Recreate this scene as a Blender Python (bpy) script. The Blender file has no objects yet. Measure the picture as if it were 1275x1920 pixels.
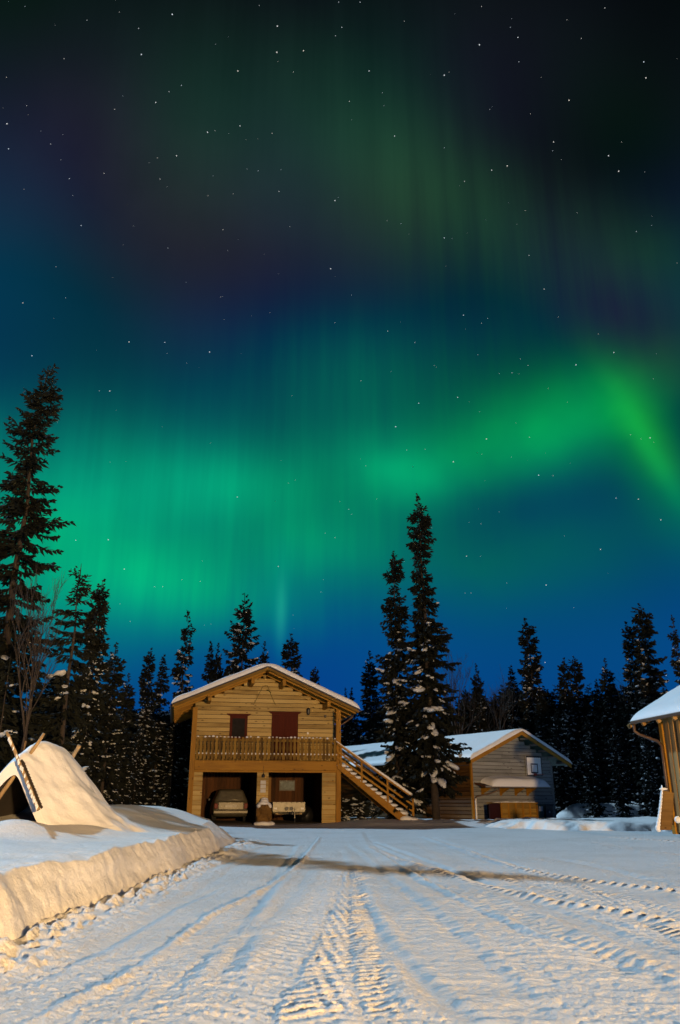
import bpy, bmesh, math, random
import numpy as np
from mathutils import Vector, Matrix
R = math.radians
sc = bpy.context.scene
col = sc.collection

# ------------------------------------------------------------------ camera
F, CX, CY, CAMH = 1500.0, 637.5, 960.0, 1.0          # focal length in photo pixels, photo centre, eye height
PIT = math.atan((1502 - 960) / F)
cam_d = bpy.data.cameras.new('camera')
cam = bpy.data.objects.new('camera', cam_d); col.objects.link(cam)
cam.location = (0, 0, CAMH)
cam.rotation_euler = (math.pi / 2 + PIT, 0, 0)
cam_d.sensor_fit = 'VERTICAL'; cam_d.sensor_height = 36.0
cam_d.lens = 36.0 * F / 1920.0
cam_d.clip_start = 0.05; cam_d.clip_end = 12000
cam_d.dof.use_dof = True; cam_d.dof.focus_distance = 13; cam_d.dof.aperture_fstop = 2.8
sc.camera = cam

def ray(px, py):
    x, y = (px - CX) / F, (CY - py) / F
    c, s = math.cos(PIT), math.sin(PIT)
    return np.array([x, c - s * y, s + c * y])
EYE = np.array([0, 0, CAMH])
def ground_at(px, py, z=0.0):
    d = ray(px, py); return EYE + d * ((z - CAMH) / d[2])
def at_depth(px, py, Y):
    d = ray(px, py); return EYE + d * (Y / d[1])
def azel(px, py):
    d = ray(px, py); d = d / np.linalg.norm(d)
    return math.degrees(math.atan2(d[0], d[1])), math.degrees(math.asin(d[2]))

# ------------------------------------------------------------------ exposure
sc.view_settings.view_transform = 'Standard'
sc.view_settings.look = 'None'
sc.view_settings.exposure = 0.0
sc.view_settings.gamma = 1.0
sc.view_settings.use_curve_mapping = False
sc.cycles.max_bounces = 6
sc.cycles.diffuse_bounces = 3
sc.cycles.caustics_reflective = False; sc.cycles.caustics_refractive = False

# ------------------------------------------------------------------ night sky with aurora
def s2l(c):
    return tuple((v / 255 / 12.92) if v / 255 <= 0.04045 else ((v / 255 + 0.055) / 1.055) ** 2.4 for v in c)
world = bpy.data.worlds.new('World'); sc.world = world
world.use_nodes = True
nt = world.node_tree; nt.nodes.clear()
def N(tree, typ, **kw):
    n = tree.nodes.new(typ)
    for k, v in kw.items(): setattr(n, k, v)
    return n
def math_node(tree, op, a, b=None, c=None, clamp=False):
    n = tree.nodes.new('ShaderNodeMath'); n.operation = op; n.use_clamp = clamp
    for i, v in enumerate((a, b, c)):
        if v is None: continue
        if isinstance(v, (int, float)): n.inputs[i].default_value = v
        else: tree.links.new(v, n.inputs[i])
    return n.outputs[0]
def vec_node(tree, op, a, b=None, scale=None):
    n = tree.nodes.new('ShaderNodeVectorMath'); n.operation = op
    for i, v in enumerate((a, b)):
        if v is None: continue
        if isinstance(v, (tuple, list)): n.inputs[i].default_value = v
        else: tree.links.new(v, n.inputs[i])
    if scale is not None:
        if isinstance(scale, (int, float)): n.inputs['Scale'].default_value = scale
        else: tree.links.new(scale, n.inputs['Scale'])
    return n.outputs['Value'] if op in ('DOT_PRODUCT', 'LENGTH') else n.outputs[0]

tc = N(nt, 'ShaderNodeTexCoord')
sep = N(nt, 'ShaderNodeSeparateXYZ'); nt.links.new(tc.outputs['Generated'], sep.inputs[0])
AZ = math_node(nt, 'MULTIPLY', math_node(nt, 'ARCTAN2', sep.outputs[0], sep.outputs[1]), 57.29578)
EL = math_node(nt, 'MULTIPLY', math_node(nt, 'ARCSINE', sep.outputs[2]), 57.29578)
cmb0 = N(nt, 'ShaderNodeCombineXYZ'); nt.links.new(AZ, cmb0.inputs[0]); nt.links.new(EL, cmb0.inputs[1])
SKY = cmb0.outputs[0]
# vertical rays: noise stretched along elevation
mp = N(nt, 'ShaderNodeMapping'); mp.inputs['Scale'].default_value = (0.42, 0.035, 1)
nt.links.new(SKY, mp.inputs['Vector'])
no = N(nt, 'ShaderNodeTexNoise'); no.inputs['Scale'].default_value = 1.0; no.inputs['Detail'].default_value = 4; no.inputs['Roughness'].default_value = .6
nt.links.new(mp.outputs[0], no.inputs['Vector'])
mp3 = N(nt, 'ShaderNodeMapping'); mp3.inputs['Scale'].default_value = (1.25, 0.045, 1); mp3.inputs['Location'].default_value = (7, 0, 0)
nt.links.new(SKY, mp3.inputs['Vector'])
no3 = N(nt, 'ShaderNodeTexNoise'); no3.inputs['Scale'].default_value = 1.0; no3.inputs['Detail'].default_value = 3
nt.links.new(mp3.outputs[0], no3.inputs['Vector'])
RAYS = math_node(nt, 'MULTIPLY', math_node(nt, 'MULTIPLY_ADD', no.outputs[0], 1.1, 0.45), math_node(nt, 'MULTIPLY_ADD', no3.outputs[0], .5, .75))          # about 1 on average
mp2 = N(nt, 'ShaderNodeMapping'); mp2.inputs['Scale'].default_value = (0.15, 0.17, 1); mp2.inputs['Location'].default_value = (3.1, 1.7, 0)
nt.links.new(SKY, mp2.inputs['Vector'])
no2 = N(nt, 'ShaderNodeTexNoise'); no2.inputs['Detail'].default_value = 3
no2.inputs['Scale'].default_value = 1.0
nt.links.new(mp2.outputs[0], no2.inputs['Vector'])
SOFT = math_node(nt, 'MULTIPLY_ADD', no2.outputs[0], 1.1, 0.45)
# the coordinates the glows use wait for both noises, so that the long sum below is worked out in one pass
cmb = N(nt, 'ShaderNodeCombineXYZ'); nt.links.new(math_node(nt, 'ADD', AZ, math_node(nt, 'MULTIPLY', math_node(nt, 'ADD', RAYS, SOFT), 1e-6)), cmb.inputs[0]); nt.links.new(EL, cmb.inputs[1])
SKY = cmb.outputs[0]
# base colour by elevation
ramp = N(nt, 'ShaderNodeValToRGB'); ramp.color_ramp.interpolation = 'B_SPLINE'
def elf(py): return min(1, max(0, (azel(637, py)[1] + 5) / 95))
BASE = [(1600, (2, 40, 95)), (1400, (4, 64, 142)), (1230, (4, 66, 146)), (1120, (2, 62, 128)), (1010, (0, 58, 108)), (900, (0, 54, 88)), (760, (0, 52, 78)),
        (640, (3, 44, 74)), (560, (12, 36, 62)), (480, (20, 28, 52)), (380, (20, 26, 38)), (250, (14, 26, 30)), (120, (10, 22, 23)), (0, (6, 14, 15)), (-400, (4, 8, 10))]
els = ramp.color_ramp.elements
els[0].position = elf(BASE[0][0]); els[0].color = (*s2l(BASE[0][1]), 1)
els[1].position = elf(BASE[-1][0]); els[1].color = (*s2l(BASE[-1][1]), 1)
for py, c in BASE[1:-1]:
    e = els.new(elf(py)); e.color = (*s2l(c), 1)
nt.links.new(math_node(nt, 'MULTIPLY_ADD', EL, 1 / 95, 5 / 95), ramp.inputs[0])
# soft glows: photo centre, half widths in photo pixels, turn in degrees (anticlockwise), linear colour, which modulation
GLOWS = [
    (1160, 310, 130, 80, 0, (-.0035, .0035, -.004), 'flat'),
    (500, 500, 150, 60, 0, (0, .004, -.012), 'flat'),
    (600, 1235, 320, 85, 0, (0, .018, -.012), 'flat'),
    (255, 1090, 110, 45, 0, (0, .065, .022), 'rays'),
    (425, 912, 80, 36, 0, (0, .045, .018), 'soft'),
    (150, 950, 60, 45, 0, (0, .040, .016), 'soft'),
    (745, 890, 75, 34, -10, (0, .040, .012), 'soft'),
    (600, 1030, 90, 36, 0, (0, .050, .012), 'rays'),
    (1040, 800, 130, 45, 8, (0, .045, .006), 'soft'),
    (1212, 815, 70, 22, -66, (.002, .060, .003), 'flat'),
    (1070, 800, 110, 50, 8, (0.0017, 0.1023, 0.0146), 'soft'),
    (1228, 860, 75, 13, -67, (0.0001, 0.0811, 0.0108), 'flat'),
    (1150, 735, 60, 45, -40, (-0.0017, 0.0010, 0.0145), 'soft'),
    (1200, 810, 80, 34, -66, (0.0064, 0.1438, -0.0186), 'soft'),
    (230, 905, 260, 75, 0, (0.0001, 0.1180, 0.0570), 'rays'),
    (150, 950, 90, 70, 0, (0.0015, 0.0502, 0.0201), 'soft'),
    (430, 905, 110, 48, 4, (-0.0003, 0.0874, 0.0304), 'rays'),
    (260, 1085, 200, 62, -4, (0.0002, 0.1514, 0.0278), 'rays'),
    (420, 1125, 120, 42, -6, (0.0003, 0.0639, -0.0064), 'rays'),
    (90, 1060, 120, 110, 0, (0.0000, 0.0762, -0.0006), 'soft'),
    (330, 1000, 330, 110, 0, (0.0009, 0.0704, -0.0077), 'soft'),
    (600, 1020, 120, 60, 0, (-0.0007, 0.0716, 0.0109), 'rays'),
    (640, 690, 110, 62, 0, (0.0025, 0.0387, 0.0129), 'rays'),
    (620, 790, 220, 80, 0, (0.0007, 0.0354, 0.0168), 'rays'),
    (745, 885, 85, 42, -12, (0.0002, 0.1077, 0.0420), 'soft'),
    (690, 930, 200, 80, 0, (-0.0003, 0.0316, -0.0086), 'rays'),
    (930, 825, 230, 55, 14, (0.0002, 0.1003, 0.0080), 'soft'),
    (1080, 750, 170, 62, 4, (0.0004, 0.0068, -0.0104), 'soft'),
    (820, 720, 200, 70, 0, (0.0016, 0.0175, -0.0126), 'rays'),
    (1262, 950, 90, 40, -62, (-0.0018, 0.0351, 0.0022), 'soft'),
    (527, 1150, 46, 8, 90, (0.0066, 0.1100, 0.0495), 'flat'),
    (532, 1075, 70, 18, 90, (0.0005, 0.0185, 0.0114), 'flat'),
    (900, 1060, 230, 60, 0, (0.0018, 0.0442, -0.0238), 'soft'),
    (1150, 1040, 130, 70, 0, (-0.0000, -0.0181, -0.0047), 'soft'),
    (560, 190, 300, 190, 0, (0.0023, 0.0041, 0.0053), 'rays'),
    (700, 300, 230, 150, -20, (0.0008, 0.0116, 0.0034), 'soft'),
    (900, 400, 270, 70, -27, (0.0060, 0.0297, 0.0095), 'rays'),
    (1240, 490, 110, 50, -30, (0.0018, 0.0182, -0.0037), 'soft'),
    (960, 540, 200, 70, -20, (-0.0007, 0.0116, -0.0056), 'rays'),
    (280, 320, 210, 110, 0, (0.0078, 0.0088, 0.0098), 'soft'),
    (1190, 640, 110, 60, -40, (0.0101, -0.0145, -0.0026), 'soft'),
    (500, 500, 170, 60, 0, (0.0018, -0.0023, 0.0027), 'soft'),
    (30, 500, 150, 140, 0, (-0.0028, 0.0110, 0.0176), 'flat'),
    (1000, 930, 180, 48, 4, (0.0012, -0.0349, 0.0035), 'flat'),
    (1270, 40, 260, 160, 0, (-0.0010, -0.0019, -0.0033), 'flat'),
    (0, 60, 120, 110, 0, (-0.0018, 0.0012, -0.0048), 'flat'),
    (180, 60, 120, 110, 0, (-0.0006, 0.0019, -0.0001), 'flat'),
    (360, 60, 120, 110, 0, (0.0007, -0.0043, -0.0011), 'flat'),
    (540, 60, 120, 110, 0, (-0.0005, -0.0072, -0.0025), 'flat'),
    (720, 60, 120, 110, 0, (0.0010, -0.0033, -0.0012), 'flat'),
    (900, 60, 120, 110, 0, (0.0015, 0.0032, 0.0021), 'flat'),
    (1080, 60, 120, 110, 0, (0.0015, -0.0010, 0.0027), 'flat'),
    (1260, 60, 120, 110, 0, (-0.0011, -0.0029, -0.0021), 'flat'),
    (0, 230, 120, 110, 0, (0.0012, -0.0047, 0.0015), 'flat'),
    (180, 230, 120, 110, 0, (0.0021, -0.0057, 0.0015), 'flat'),
    (360, 230, 120, 110, 0, (-0.0023, 0.0136, 0.0027), 'flat'),
    (540, 230, 120, 110, 0, (-0.0010, 0.0026, 0.0006), 'flat'),
    (720, 230, 120, 110, 0, (-0.0042, 0.0007, 0.0020), 'flat'),
    (900, 230, 120, 110, 0, (0.0012, -0.0099, 0.0019), 'flat'),
    (1080, 230, 120, 110, 0, (-0.0011, 0.0035, -0.0021), 'flat'),
    (1260, 230, 120, 110, 0, (0.0013, -0.0014, -0.0007), 'flat'),
    (0, 400, 120, 110, 0, (0.0001, 0.0063, 0.0101), 'flat'),
    (180, 400, 120, 110, 0, (-0.0014, -0.0061, -0.0071), 'flat'),
    (360, 400, 120, 110, 0, (-0.0005, -0.0029, -0.0045), 'flat'),
    (540, 400, 120, 110, 0, (0.0020, 0.0021, 0.0065), 'flat'),
    (720, 400, 120, 110, 0, (0.0070, 0.0086, -0.0014), 'flat'),
    (900, 400, 120, 110, 0, (-0.0043, -0.0007, -0.0069), 'flat'),
    (1080, 400, 120, 110, 0, (0.0009, -0.0131, -0.0049), 'flat'),
    (1260, 400, 120, 110, 0, (-0.0033, -0.0001, -0.0052), 'flat'),
    (0, 570, 120, 110, 0, (0.0012, 0.0011, -0.0058), 'flat'),
    (180, 570, 120, 110, 0, (-0.0019, -0.0010, -0.0154), 'flat'),
    (360, 570, 120, 110, 0, (0.0064, -0.0008, -0.0045), 'flat'),
    (540, 570, 120, 110, 0, (-0.0028, -0.0079, 0.0001), 'flat'),
    (720, 570, 120, 110, 0, (-0.0031, -0.0077, -0.0007), 'flat'),
    (900, 570, 120, 110, 0, (-0.0006, -0.0124, -0.0044), 'flat'),
    (1080, 570, 120, 110, 0, (-0.0012, -0.0085, -0.0025), 'flat'),
    (1260, 570, 120, 110, 0, (0.0025, -0.0071, -0.0081), 'flat'),
    (0, 740, 120, 110, 0, (0.0013, -0.0091, 0.0023), 'flat'),
    (180, 740, 120, 110, 0, (0.0020, 0.0018, -0.0101), 'flat'),
    (360, 740, 120, 110, 0, (-0.0023, -0.0019, 0.0049), 'flat'),
    (540, 740, 120, 110, 0, (-0.0008, -0.0093, -0.0056), 'flat'),
    (720, 740, 120, 110, 0, (-0.0020, 0.0006, 0.0009), 'flat'),
    (900, 740, 120, 110, 0, (0.0000, 0.0112, -0.0015), 'flat'),
    (1080, 740, 120, 110, 0, (-0.0021, 0.0001, -0.0097), 'flat'),
    (1260, 740, 120, 110, 0, (-0.0040, -0.0260, -0.0201), 'flat'),
    (0, 910, 120, 110, 0, (-0.0013, -0.0079, 0.0020), 'flat'),
    (180, 910, 120, 110, 0, (-0.0024, 0.0081, 0.0038), 'flat'),
    (360, 910, 120, 110, 0, (0.0011, 0.0033, 0.0026), 'flat'),
    (540, 910, 120, 110, 0, (0.0002, -0.0114, -0.0158), 'flat'),
    (720, 910, 120, 110, 0, (0.0007, 0.0135, -0.0016), 'flat'),
    (900, 910, 120, 110, 0, (-0.0004, -0.0157, -0.0146), 'flat'),
    (1080, 910, 120, 110, 0, (-0.0000, 0.0294, 0.0187), 'flat'),
    (1260, 910, 120, 110, 0, (0.0021, 0.0192, -0.0288), 'flat'),
    (0, 1080, 120, 110, 0, (0.0008, 0.0103, -0.0267), 'flat'),
    (180, 1080, 120, 110, 0, (-0.0001, 0.0180, -0.0159), 'flat'),
    (360, 1080, 120, 110, 0, (-0.0013, 0.0162, -0.0230), 'flat'),
    (540, 1080, 120, 110, 0, (-0.0004, -0.0343, -0.0144), 'flat'),
    (720, 1080, 120, 110, 0, (-0.0010, -0.0141, -0.0031), 'flat'),
    (900, 1080, 120, 110, 0, (-0.0016, 0.0073, -0.0269), 'flat'),
    (1080, 1080, 120, 110, 0, (-0.0012, 0.0061, -0.0165), 'flat'),
    (1260, 1080, 120, 110, 0, (-0.0008, -0.0050, -0.0215), 'flat'),
    (0, 1250, 120, 110, 0, (-0.0016, 0.0182, -0.0207), 'flat'),
    (180, 1250, 120, 110, 0, (-0.0005, 0.0012, -0.0169), 'flat'),
    (360, 1250, 120, 110, 0, (0.0000, -0.0099, -0.0216), 'flat'),
    (540, 1250, 120, 110, 0, (-0.0009, -0.0135, -0.0053), 'flat'),
    (720, 1250, 120, 110, 0, (-0.0002, 0.0047, -0.0021), 'flat'),
    (900, 1250, 120, 110, 0, (0.0005, -0.0057, -0.0217), 'flat'),
    (1080, 1250, 120, 110, 0, (0.0006, -0.0009, -0.0234), 'flat'),
    (1260, 1250, 120, 110, 0, (-0.0002, 0.0081, -0.0190), 'flat'),
]
acc = None
for (px, py, sx, sy, rot, c, mod) in GLOWS:
    a, e = azel(px, py)
    k = math.degrees(1 / F) / (1 + ((py - CY) / F) ** 2 * .6) / math.cos(R(e)) ** .5
    cr, sr_ = math.cos(R(rot)), math.sin(R(rot))
    off = vec_node(nt, 'SUBTRACT', SKY, (a, e, 0))
    gx = vec_node(nt, 'DOT_PRODUCT', off, (cr / (sx * k), sr_ / (sx * k), 0))
    gy = vec_node(nt, 'DOT_PRODUCT', off, (-sr_ / (sy * k), cr / (sy * k), 0))
    g = math_node(nt, 'POWER', 0.6065, math_node(nt, 'MULTIPLY_ADD', gy, gy, math_node(nt, 'MULTIPLY', gx, gx)))
    if mod == 'rays': g = math_node(nt, 'MULTIPLY', g, RAYS)
    elif mod == 'soft': g = math_node(nt, 'MULTIPLY', g, SOFT)
    term = vec_node(nt, 'SCALE', c, scale=g)
    acc = vec_node(nt, 'ADD', acc, term) if acc else term
acc = vec_node(nt, 'ADD', acc, ramp.outputs[0])
acc = vec_node(nt, 'MAXIMUM', acc, (0.0012, 0.002, 0.002))
bg = N(nt, 'ShaderNodeBackground'); bg.inputs['Strength'].default_value = 1.0
nt.links.new(acc, bg.inputs['Color'])
out = N(nt, 'ShaderNodeOutputWorld'); nt.links.new(bg.outputs[0], out.inputs['Surface'])

# ------------------------------------------------------------------ moon: high on the left, beyond the trees
MOON_EL, MOON_AZ = 40.0, -48.0          # azimuth measured from straight ahead, negative = left
sun_d = bpy.data.lights.new('moon', 'SUN'); sun_d.energy = 3.15; sun_d.angle = R(1.2); sun_d.color = (.50, .76, 1.0)
sun = bpy.data.objects.new('moon', sun_d); col.objects.link(sun)
mdir = Vector((math.sin(R(MOON_AZ)) * math.cos(R(MOON_EL)), math.cos(R(MOON_AZ)) * math.cos(R(MOON_EL)), math.sin(R(MOON_EL))))
sun.rotation_euler = mdir.to_track_quat('Z', 'Y').to_euler()

LAMP_POS, LAMP_POWER, LAMP_COL = (9.2, -15.0, 2.6), 68000.0, (1.0, .62, .26)  # assumed lamp, out of view behind the viewer, source of the warm light

# ------------------------------------------------------------------ materials
def new_mat(name):
    m = bpy.data.materials.new(name); m.use_nodes = True
    return m, m.node_tree, m.node_tree.nodes['Principled BSDF']
def noise(t, vec, scale, detail=3, rough=.55):
    n = N(t, 'ShaderNodeTexNoise'); n.inputs['Scale'].default_value = scale
    n.inputs['Detail'].default_value = detail; n.inputs['Roughness'].default_value = rough
    t.links.new(vec, n.inputs['Vector']); return n.outputs[0]
def mapv(t, vec, s, loc=(0, 0, 0)):
    m = N(t, 'ShaderNodeMapping'); m.inputs['Scale'].default_value = s; m.inputs['Location'].default_value = loc
    t.links.new(vec, m.inputs['Vector']); return m.outputs[0]
def cramp(t, fac, stops):
    r = N(t, 'ShaderNodeValToRGB'); e = r.color_ramp.elements
    e[0].position, e[0].color = stops[0][0], (*stops[0][1], 1)
    e[1].position, e[1].color = stops[-1][0], (*stops[-1][1], 1)
    for p, c in stops[1:-1]: e.new(p).color = (*c, 1)
    t.links.new(fac, r.inputs[0]); return r.outputs[0]
def bump(t, b, h, strength, dist):
    n = N(t, 'ShaderNodeBump'); n.inputs['Strength'].default_value = strength; n.inputs['Distance'].default_value = dist
    t.links.new(h, n.inputs['Height']); t.links.new(n.outputs[0], b.inputs['Normal'])

def snow_mat(name, base=(.80, .82, .84), dirt=(.60, .57, .52), bscale=9.0, bstr=.55, dirt_amt=.5):
    m, t, b = new_mat(name)
    g = N(t, 'ShaderNodeNewGeometry').outputs['Position']
    n1 = noise(t, g, .55, 4)
    n2 = noise(t, g, 4.0, 5, .65)
    f = math_node(t, 'MULTIPLY', math_node(t, 'SUBTRACT', math_node(t, 'ADD', n1, math_node(t, 'MULTIPLY', n2, .45)), .66), dirt_amt * 3, clamp=True)
    t.links.new(cramp(t, f, [(0, base), (1, dirt)]), b.inputs['Base Color'])
    b.inputs['Roughness'].default_value = .55
    b.inputs['Specular IOR Level'].default_value = .25
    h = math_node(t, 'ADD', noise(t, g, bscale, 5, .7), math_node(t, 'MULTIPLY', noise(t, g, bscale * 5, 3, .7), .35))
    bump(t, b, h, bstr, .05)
    return m
def wood_mat(name, c0, c1, c2, along=0, knots=True, rough=.75, grain=1.0, island=.5):
    """planks: grain runs along the given axis, each plank gets its own tone, with knots and weathering"""
    m, t, b = new_mat(name)
    o = N(t, 'ShaderNodeTexCoord').outputs['Object']
    isl = N(t, 'ShaderNodeNewGeometry').outputs['Random Per Island']
    shift = N(t, 'ShaderNodeCombineXYZ')
    for i in range(3): t.links.new(math_node(t, 'MULTIPLY', isl, 17.0 + 9 * i), shift.inputs[i])
    o2 = vec_node(t, 'ADD', o, shift.outputs[0])
    s = [14.0 * grain] * 3; s[along] = .9
    g1 = noise(t, mapv(t, o2, tuple(s)), 1.0, 5, .65)
    s2 = [3.2] * 3; s2[along] = .55
    g2 = noise(t, mapv(t, o2, tuple(s2)), 1.0, 4, .6)
    f = math_node(t, 'ADD', math_node(t, 'MULTIPLY', g1, .5), math_node(t, 'MULTIPLY', g2, .65))
    f = math_node(t, 'ADD', f, math_node(t, 'MULTIPLY', math_node(t, 'SUBTRACT', isl, .5), island))
    c = cramp(t, f, [(.28, c2), (.55, c1), (.82, c0)])
    if knots:
        v = N(t, 'ShaderNodeTexVoronoi'); v.inputs['Scale'].default_value = 1.0
        ks = [5.2] * 3; ks[along] = 2.1
        t.links.new(mapv(t, o2, tuple(ks)), v.inputs['Vector'])
        k = math_node(t, 'MULTIPLY', math_node(t, 'LESS_THAN', v.outputs['Distance'], .13), .75)
        mx = N(t, 'ShaderNodeMix', data_type='RGBA'); t.links.new(k, mx.inputs[0]); t.links.new(c, mx.inputs[6])
        mx.inputs[7].default_value = (c2[0] * .35, c2[1] * .3, c2[2] * .3, 1); c = mx.outputs[2]
    t.links.new(c, b.inputs['Base Color'])
    b.inputs['Roughness'].default_value = rough; b.inputs['Specular IOR Level'].default_value = .2
    bump(t, b, g1, .3, .012)
    return m
def plain_mat(name, c, rough=.6, metal=0.0, var=.25, scale=6.0):
    m, t, b = new_mat(name)
    g = N(t, 'ShaderNodeTexCoord').outputs['Object']
    n = noise(t, g, scale, 4, .6)
    lo = tuple(max(0, v * (1 - var)) for v in c); hi = tuple(v * (1 + var) for v in c)
    t.links.new(cramp(t, n, [(.3, lo), (.7, hi)]), b.inputs['Base Color'])
    b.inputs['Roughness'].default_value = rough; b.inputs['Metallic'].default_value = metal
    return m

M = {}
M['ground'] = snow_mat('packed_snow', (.67, .675, .68), (.50, .485, .46), 16, .7, .55)
M['bank'] = snow_mat('ploughed_snow', (.82, .815, .80), (.68, .65, .60), 9, .5, .4)
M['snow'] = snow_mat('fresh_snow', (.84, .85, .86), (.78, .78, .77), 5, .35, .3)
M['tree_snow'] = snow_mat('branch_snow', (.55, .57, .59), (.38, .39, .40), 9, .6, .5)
M['siding'] = wood_mat('pale_pine_siding', (.55, .40, .155), (.44, .31, .110), (.22, .14, .042), 0, True, .75, 1, .34)
M['trim'] = wood_mat('honey_stained_timber', (.40, .20, .018), (.32, .15, .012), (.18, .08, .007), 2, True, .6, 1, .2)
M['trim_h'] = wood_mat('honey_stained_beam', (.40, .20, .018), (.32, .15, .012), (.18, .08, .007), 0, True, .6, 1, .2)
M['baluster'] = wood_mat('weathered_baluster_wood', (.27, .155, .026), (.19, .105, .017), (.085, .045, .008), 2, False, .75, 1, .6)
M['baluster_h'] = wood_mat('weathered_board', (.27, .155, .026), (.19, .105, .017), (.085, .045, .008), 0, False, .75, 1, .3)
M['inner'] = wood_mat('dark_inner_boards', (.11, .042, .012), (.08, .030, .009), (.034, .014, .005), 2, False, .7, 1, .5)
M['red'] = wood_mat('dark_red_paint', (.085, .014, .005), (.068, .011, .004), (.045, .008, .003), 2, False, .8, 1, .2)
M['maroon'] = wood_mat('maroon_boards', (.035, .008, .006), (.028, .006, .005), (.015, .004, .003), 2, False, .7, 1, .3)
M['grey_siding'] = wood_mat('grey_weathered_siding', (.29, .295, .28), (.23, .235, .225), (.13, .133, .127), 0, True, .85, 1, .35)
M['brown_siding'] = wood_mat('brown_stained_siding', (.135, .068, .017), (.10, .048, .012), (.05, .023, .007), 1, True, .8, 1, .35)
M['bin_wood'] = wood_mat('ochre_bin_boards', (.38, .22, .035), (.29, .165, .026), (.15, .082, .014), 0, False, .7, 1, .4)
M['barn'] = wood_mat('old_barn_boards', (.36, .22, .085), (.26, .145, .050), (.10, .056, .022), 2, True, .85, 1, .7)
M['pole'] = wood_mat('bare_pole_wood', (.46, .33, .18), (.34, .235, .12), (.16, .105, .055), 2, True, .8, 1.3, .2)
M['log'] = wood_mat('brown_log', (.24, .14, .04), (.165, .09, .025), (.07, .038, .012), 0, True, .85, 1.2, .2)
M['bark'] = plain_mat('spruce_bark', (.030, .021, .014), .9, 0, .4, 9)
M['twig'] = plain_mat('dark_twigs', (.035, .024, .016), .85, 0, .4, 9)
M['birch'] = plain_mat('birch_bark', (.21, .135, .065), .8, 0, .6, 7)
M['needle'] = plain_mat('spruce_needles', (.0105, .0120, .0090), .9, 0, .4, 1.3)
M['needle'].node_tree.nodes['Principled BSDF'].inputs['Specular IOR Level'].default_value = .1
M['black'] = plain_mat('black_plastic', (.012, .012, .013), .45)
M['rubber'] = plain_mat('rubber', (.015, .015, .016), .85)
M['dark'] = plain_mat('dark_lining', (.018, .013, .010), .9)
M['steel'] = plain_mat('galvanised_steel', (.27, .25, .19), .5, .5, .2, 5)
M['pipe_sheen'] = plain_mat('zinc_pipe_sheen', (.82, .79, .72), .35, 0, .1, 5)  # near-white base stands in for lamp light reflected by the metal pipe
M['gutter'] = plain_mat('brown_gutter_metal', (.11, .065, .04), .45, .3, .2, 5)
M['roofing'] = plain_mat('dark_roofing', (.03, .03, .032), .7)
M['green_roof'] = plain_mat('green_roof_sheet', (.03, .10, .085), .5, .2)
M['car'] = plain_mat('dusty_car_paint', (.11, .098, .07), .42, .25, .18, 4)
M['car_glass'] = plain_mat('dusty_rear_glass', (.12, .11, .085), .5, 0, .25, 7)
M['tail'] = plain_mat('tail_light_red', (.16, .018, .008), .6)
M['plate'] = plain_mat('number_plate', (.55, .52, .44), .5)
M['pane'] = plain_mat('window_pane', (.018, .016, .014), .85)
M['pane'].node_tree.nodes['Principled BSDF'].inputs['Specular IOR Level'].default_value = .15
M['white'] = plain_mat('white_board', (.82, .82, .80), .5, 0, .08)
M['hoop'] = plain_mat('orange_red_hoop', (.35, .06, .03), .5)
M['bin_green'] = plain_mat('dark_green_bin', (.012, .035, .024), .5)
M['label'] = plain_mat('pale_sticker', (.45, .48, .47), .5)
M['cord'] = plain_mat('green_brown_cord', (.10, .085, .022), .8)
M['sign'] = plain_mat('glossy_white_sign', (.50, .49, .47), .55, 0, .06)
M['picture'] = M['picture'] if False else plain_mat('blue_grey_print', (.10, .14, .17), .5, 0, .7, 3.2)
M['tarp'] = plain_mat('black_tarp', (.010, .010, .010), .5)
M['bronze'] = plain_mat('bronze_coupling', (.16, .11, .05), .5, .4)

# ------------------------------------------------------------------ numeric noise for the snow surfaces
def _hash(ix, iy, seed):
    h = (ix.astype(np.int64) * 374761393 + iy.astype(np.int64) * 668265263 + seed * 1442695041) & 0x7fffffff
    h = ((h ^ (h >> 13)) * 1274126177) & 0x7fffffff
    h = h ^ (h >> 16)
    return (h & 0xffff) / 65535.0
def vnoise(x, y, seed=0):
    x, y = np.asarray(x, float), np.asarray(y, float)
    ix, iy = np.floor(x), np.floor(y); fx, fy = x - ix, y - iy
    fx = fx * fx * (3 - 2 * fx); fy = fy * fy * (3 - 2 * fy)
    a, b = _hash(ix, iy, seed), _hash(ix + 1, iy, seed); c, d = _hash(ix, iy + 1, seed), _hash(ix + 1, iy + 1, seed)
    return (a + (b - a) * fx) * (1 - fy) + (c + (d - c) * fx) * fy
def fbm(x, y, seed=0, oct=4, gain=.5):
    s, amp, tot = 0, 1.0, 0
    for i in range(oct):
        s = s + amp * (vnoise(x * 2 ** i, y * 2 ** i, seed + i) - .5); tot += amp; amp *= gain
    return s / tot
def smooth(a, b, x):
    t = np.clip((x - a) / (b - a), 0, 1); return t * t * (3 - 2 * t)

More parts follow.
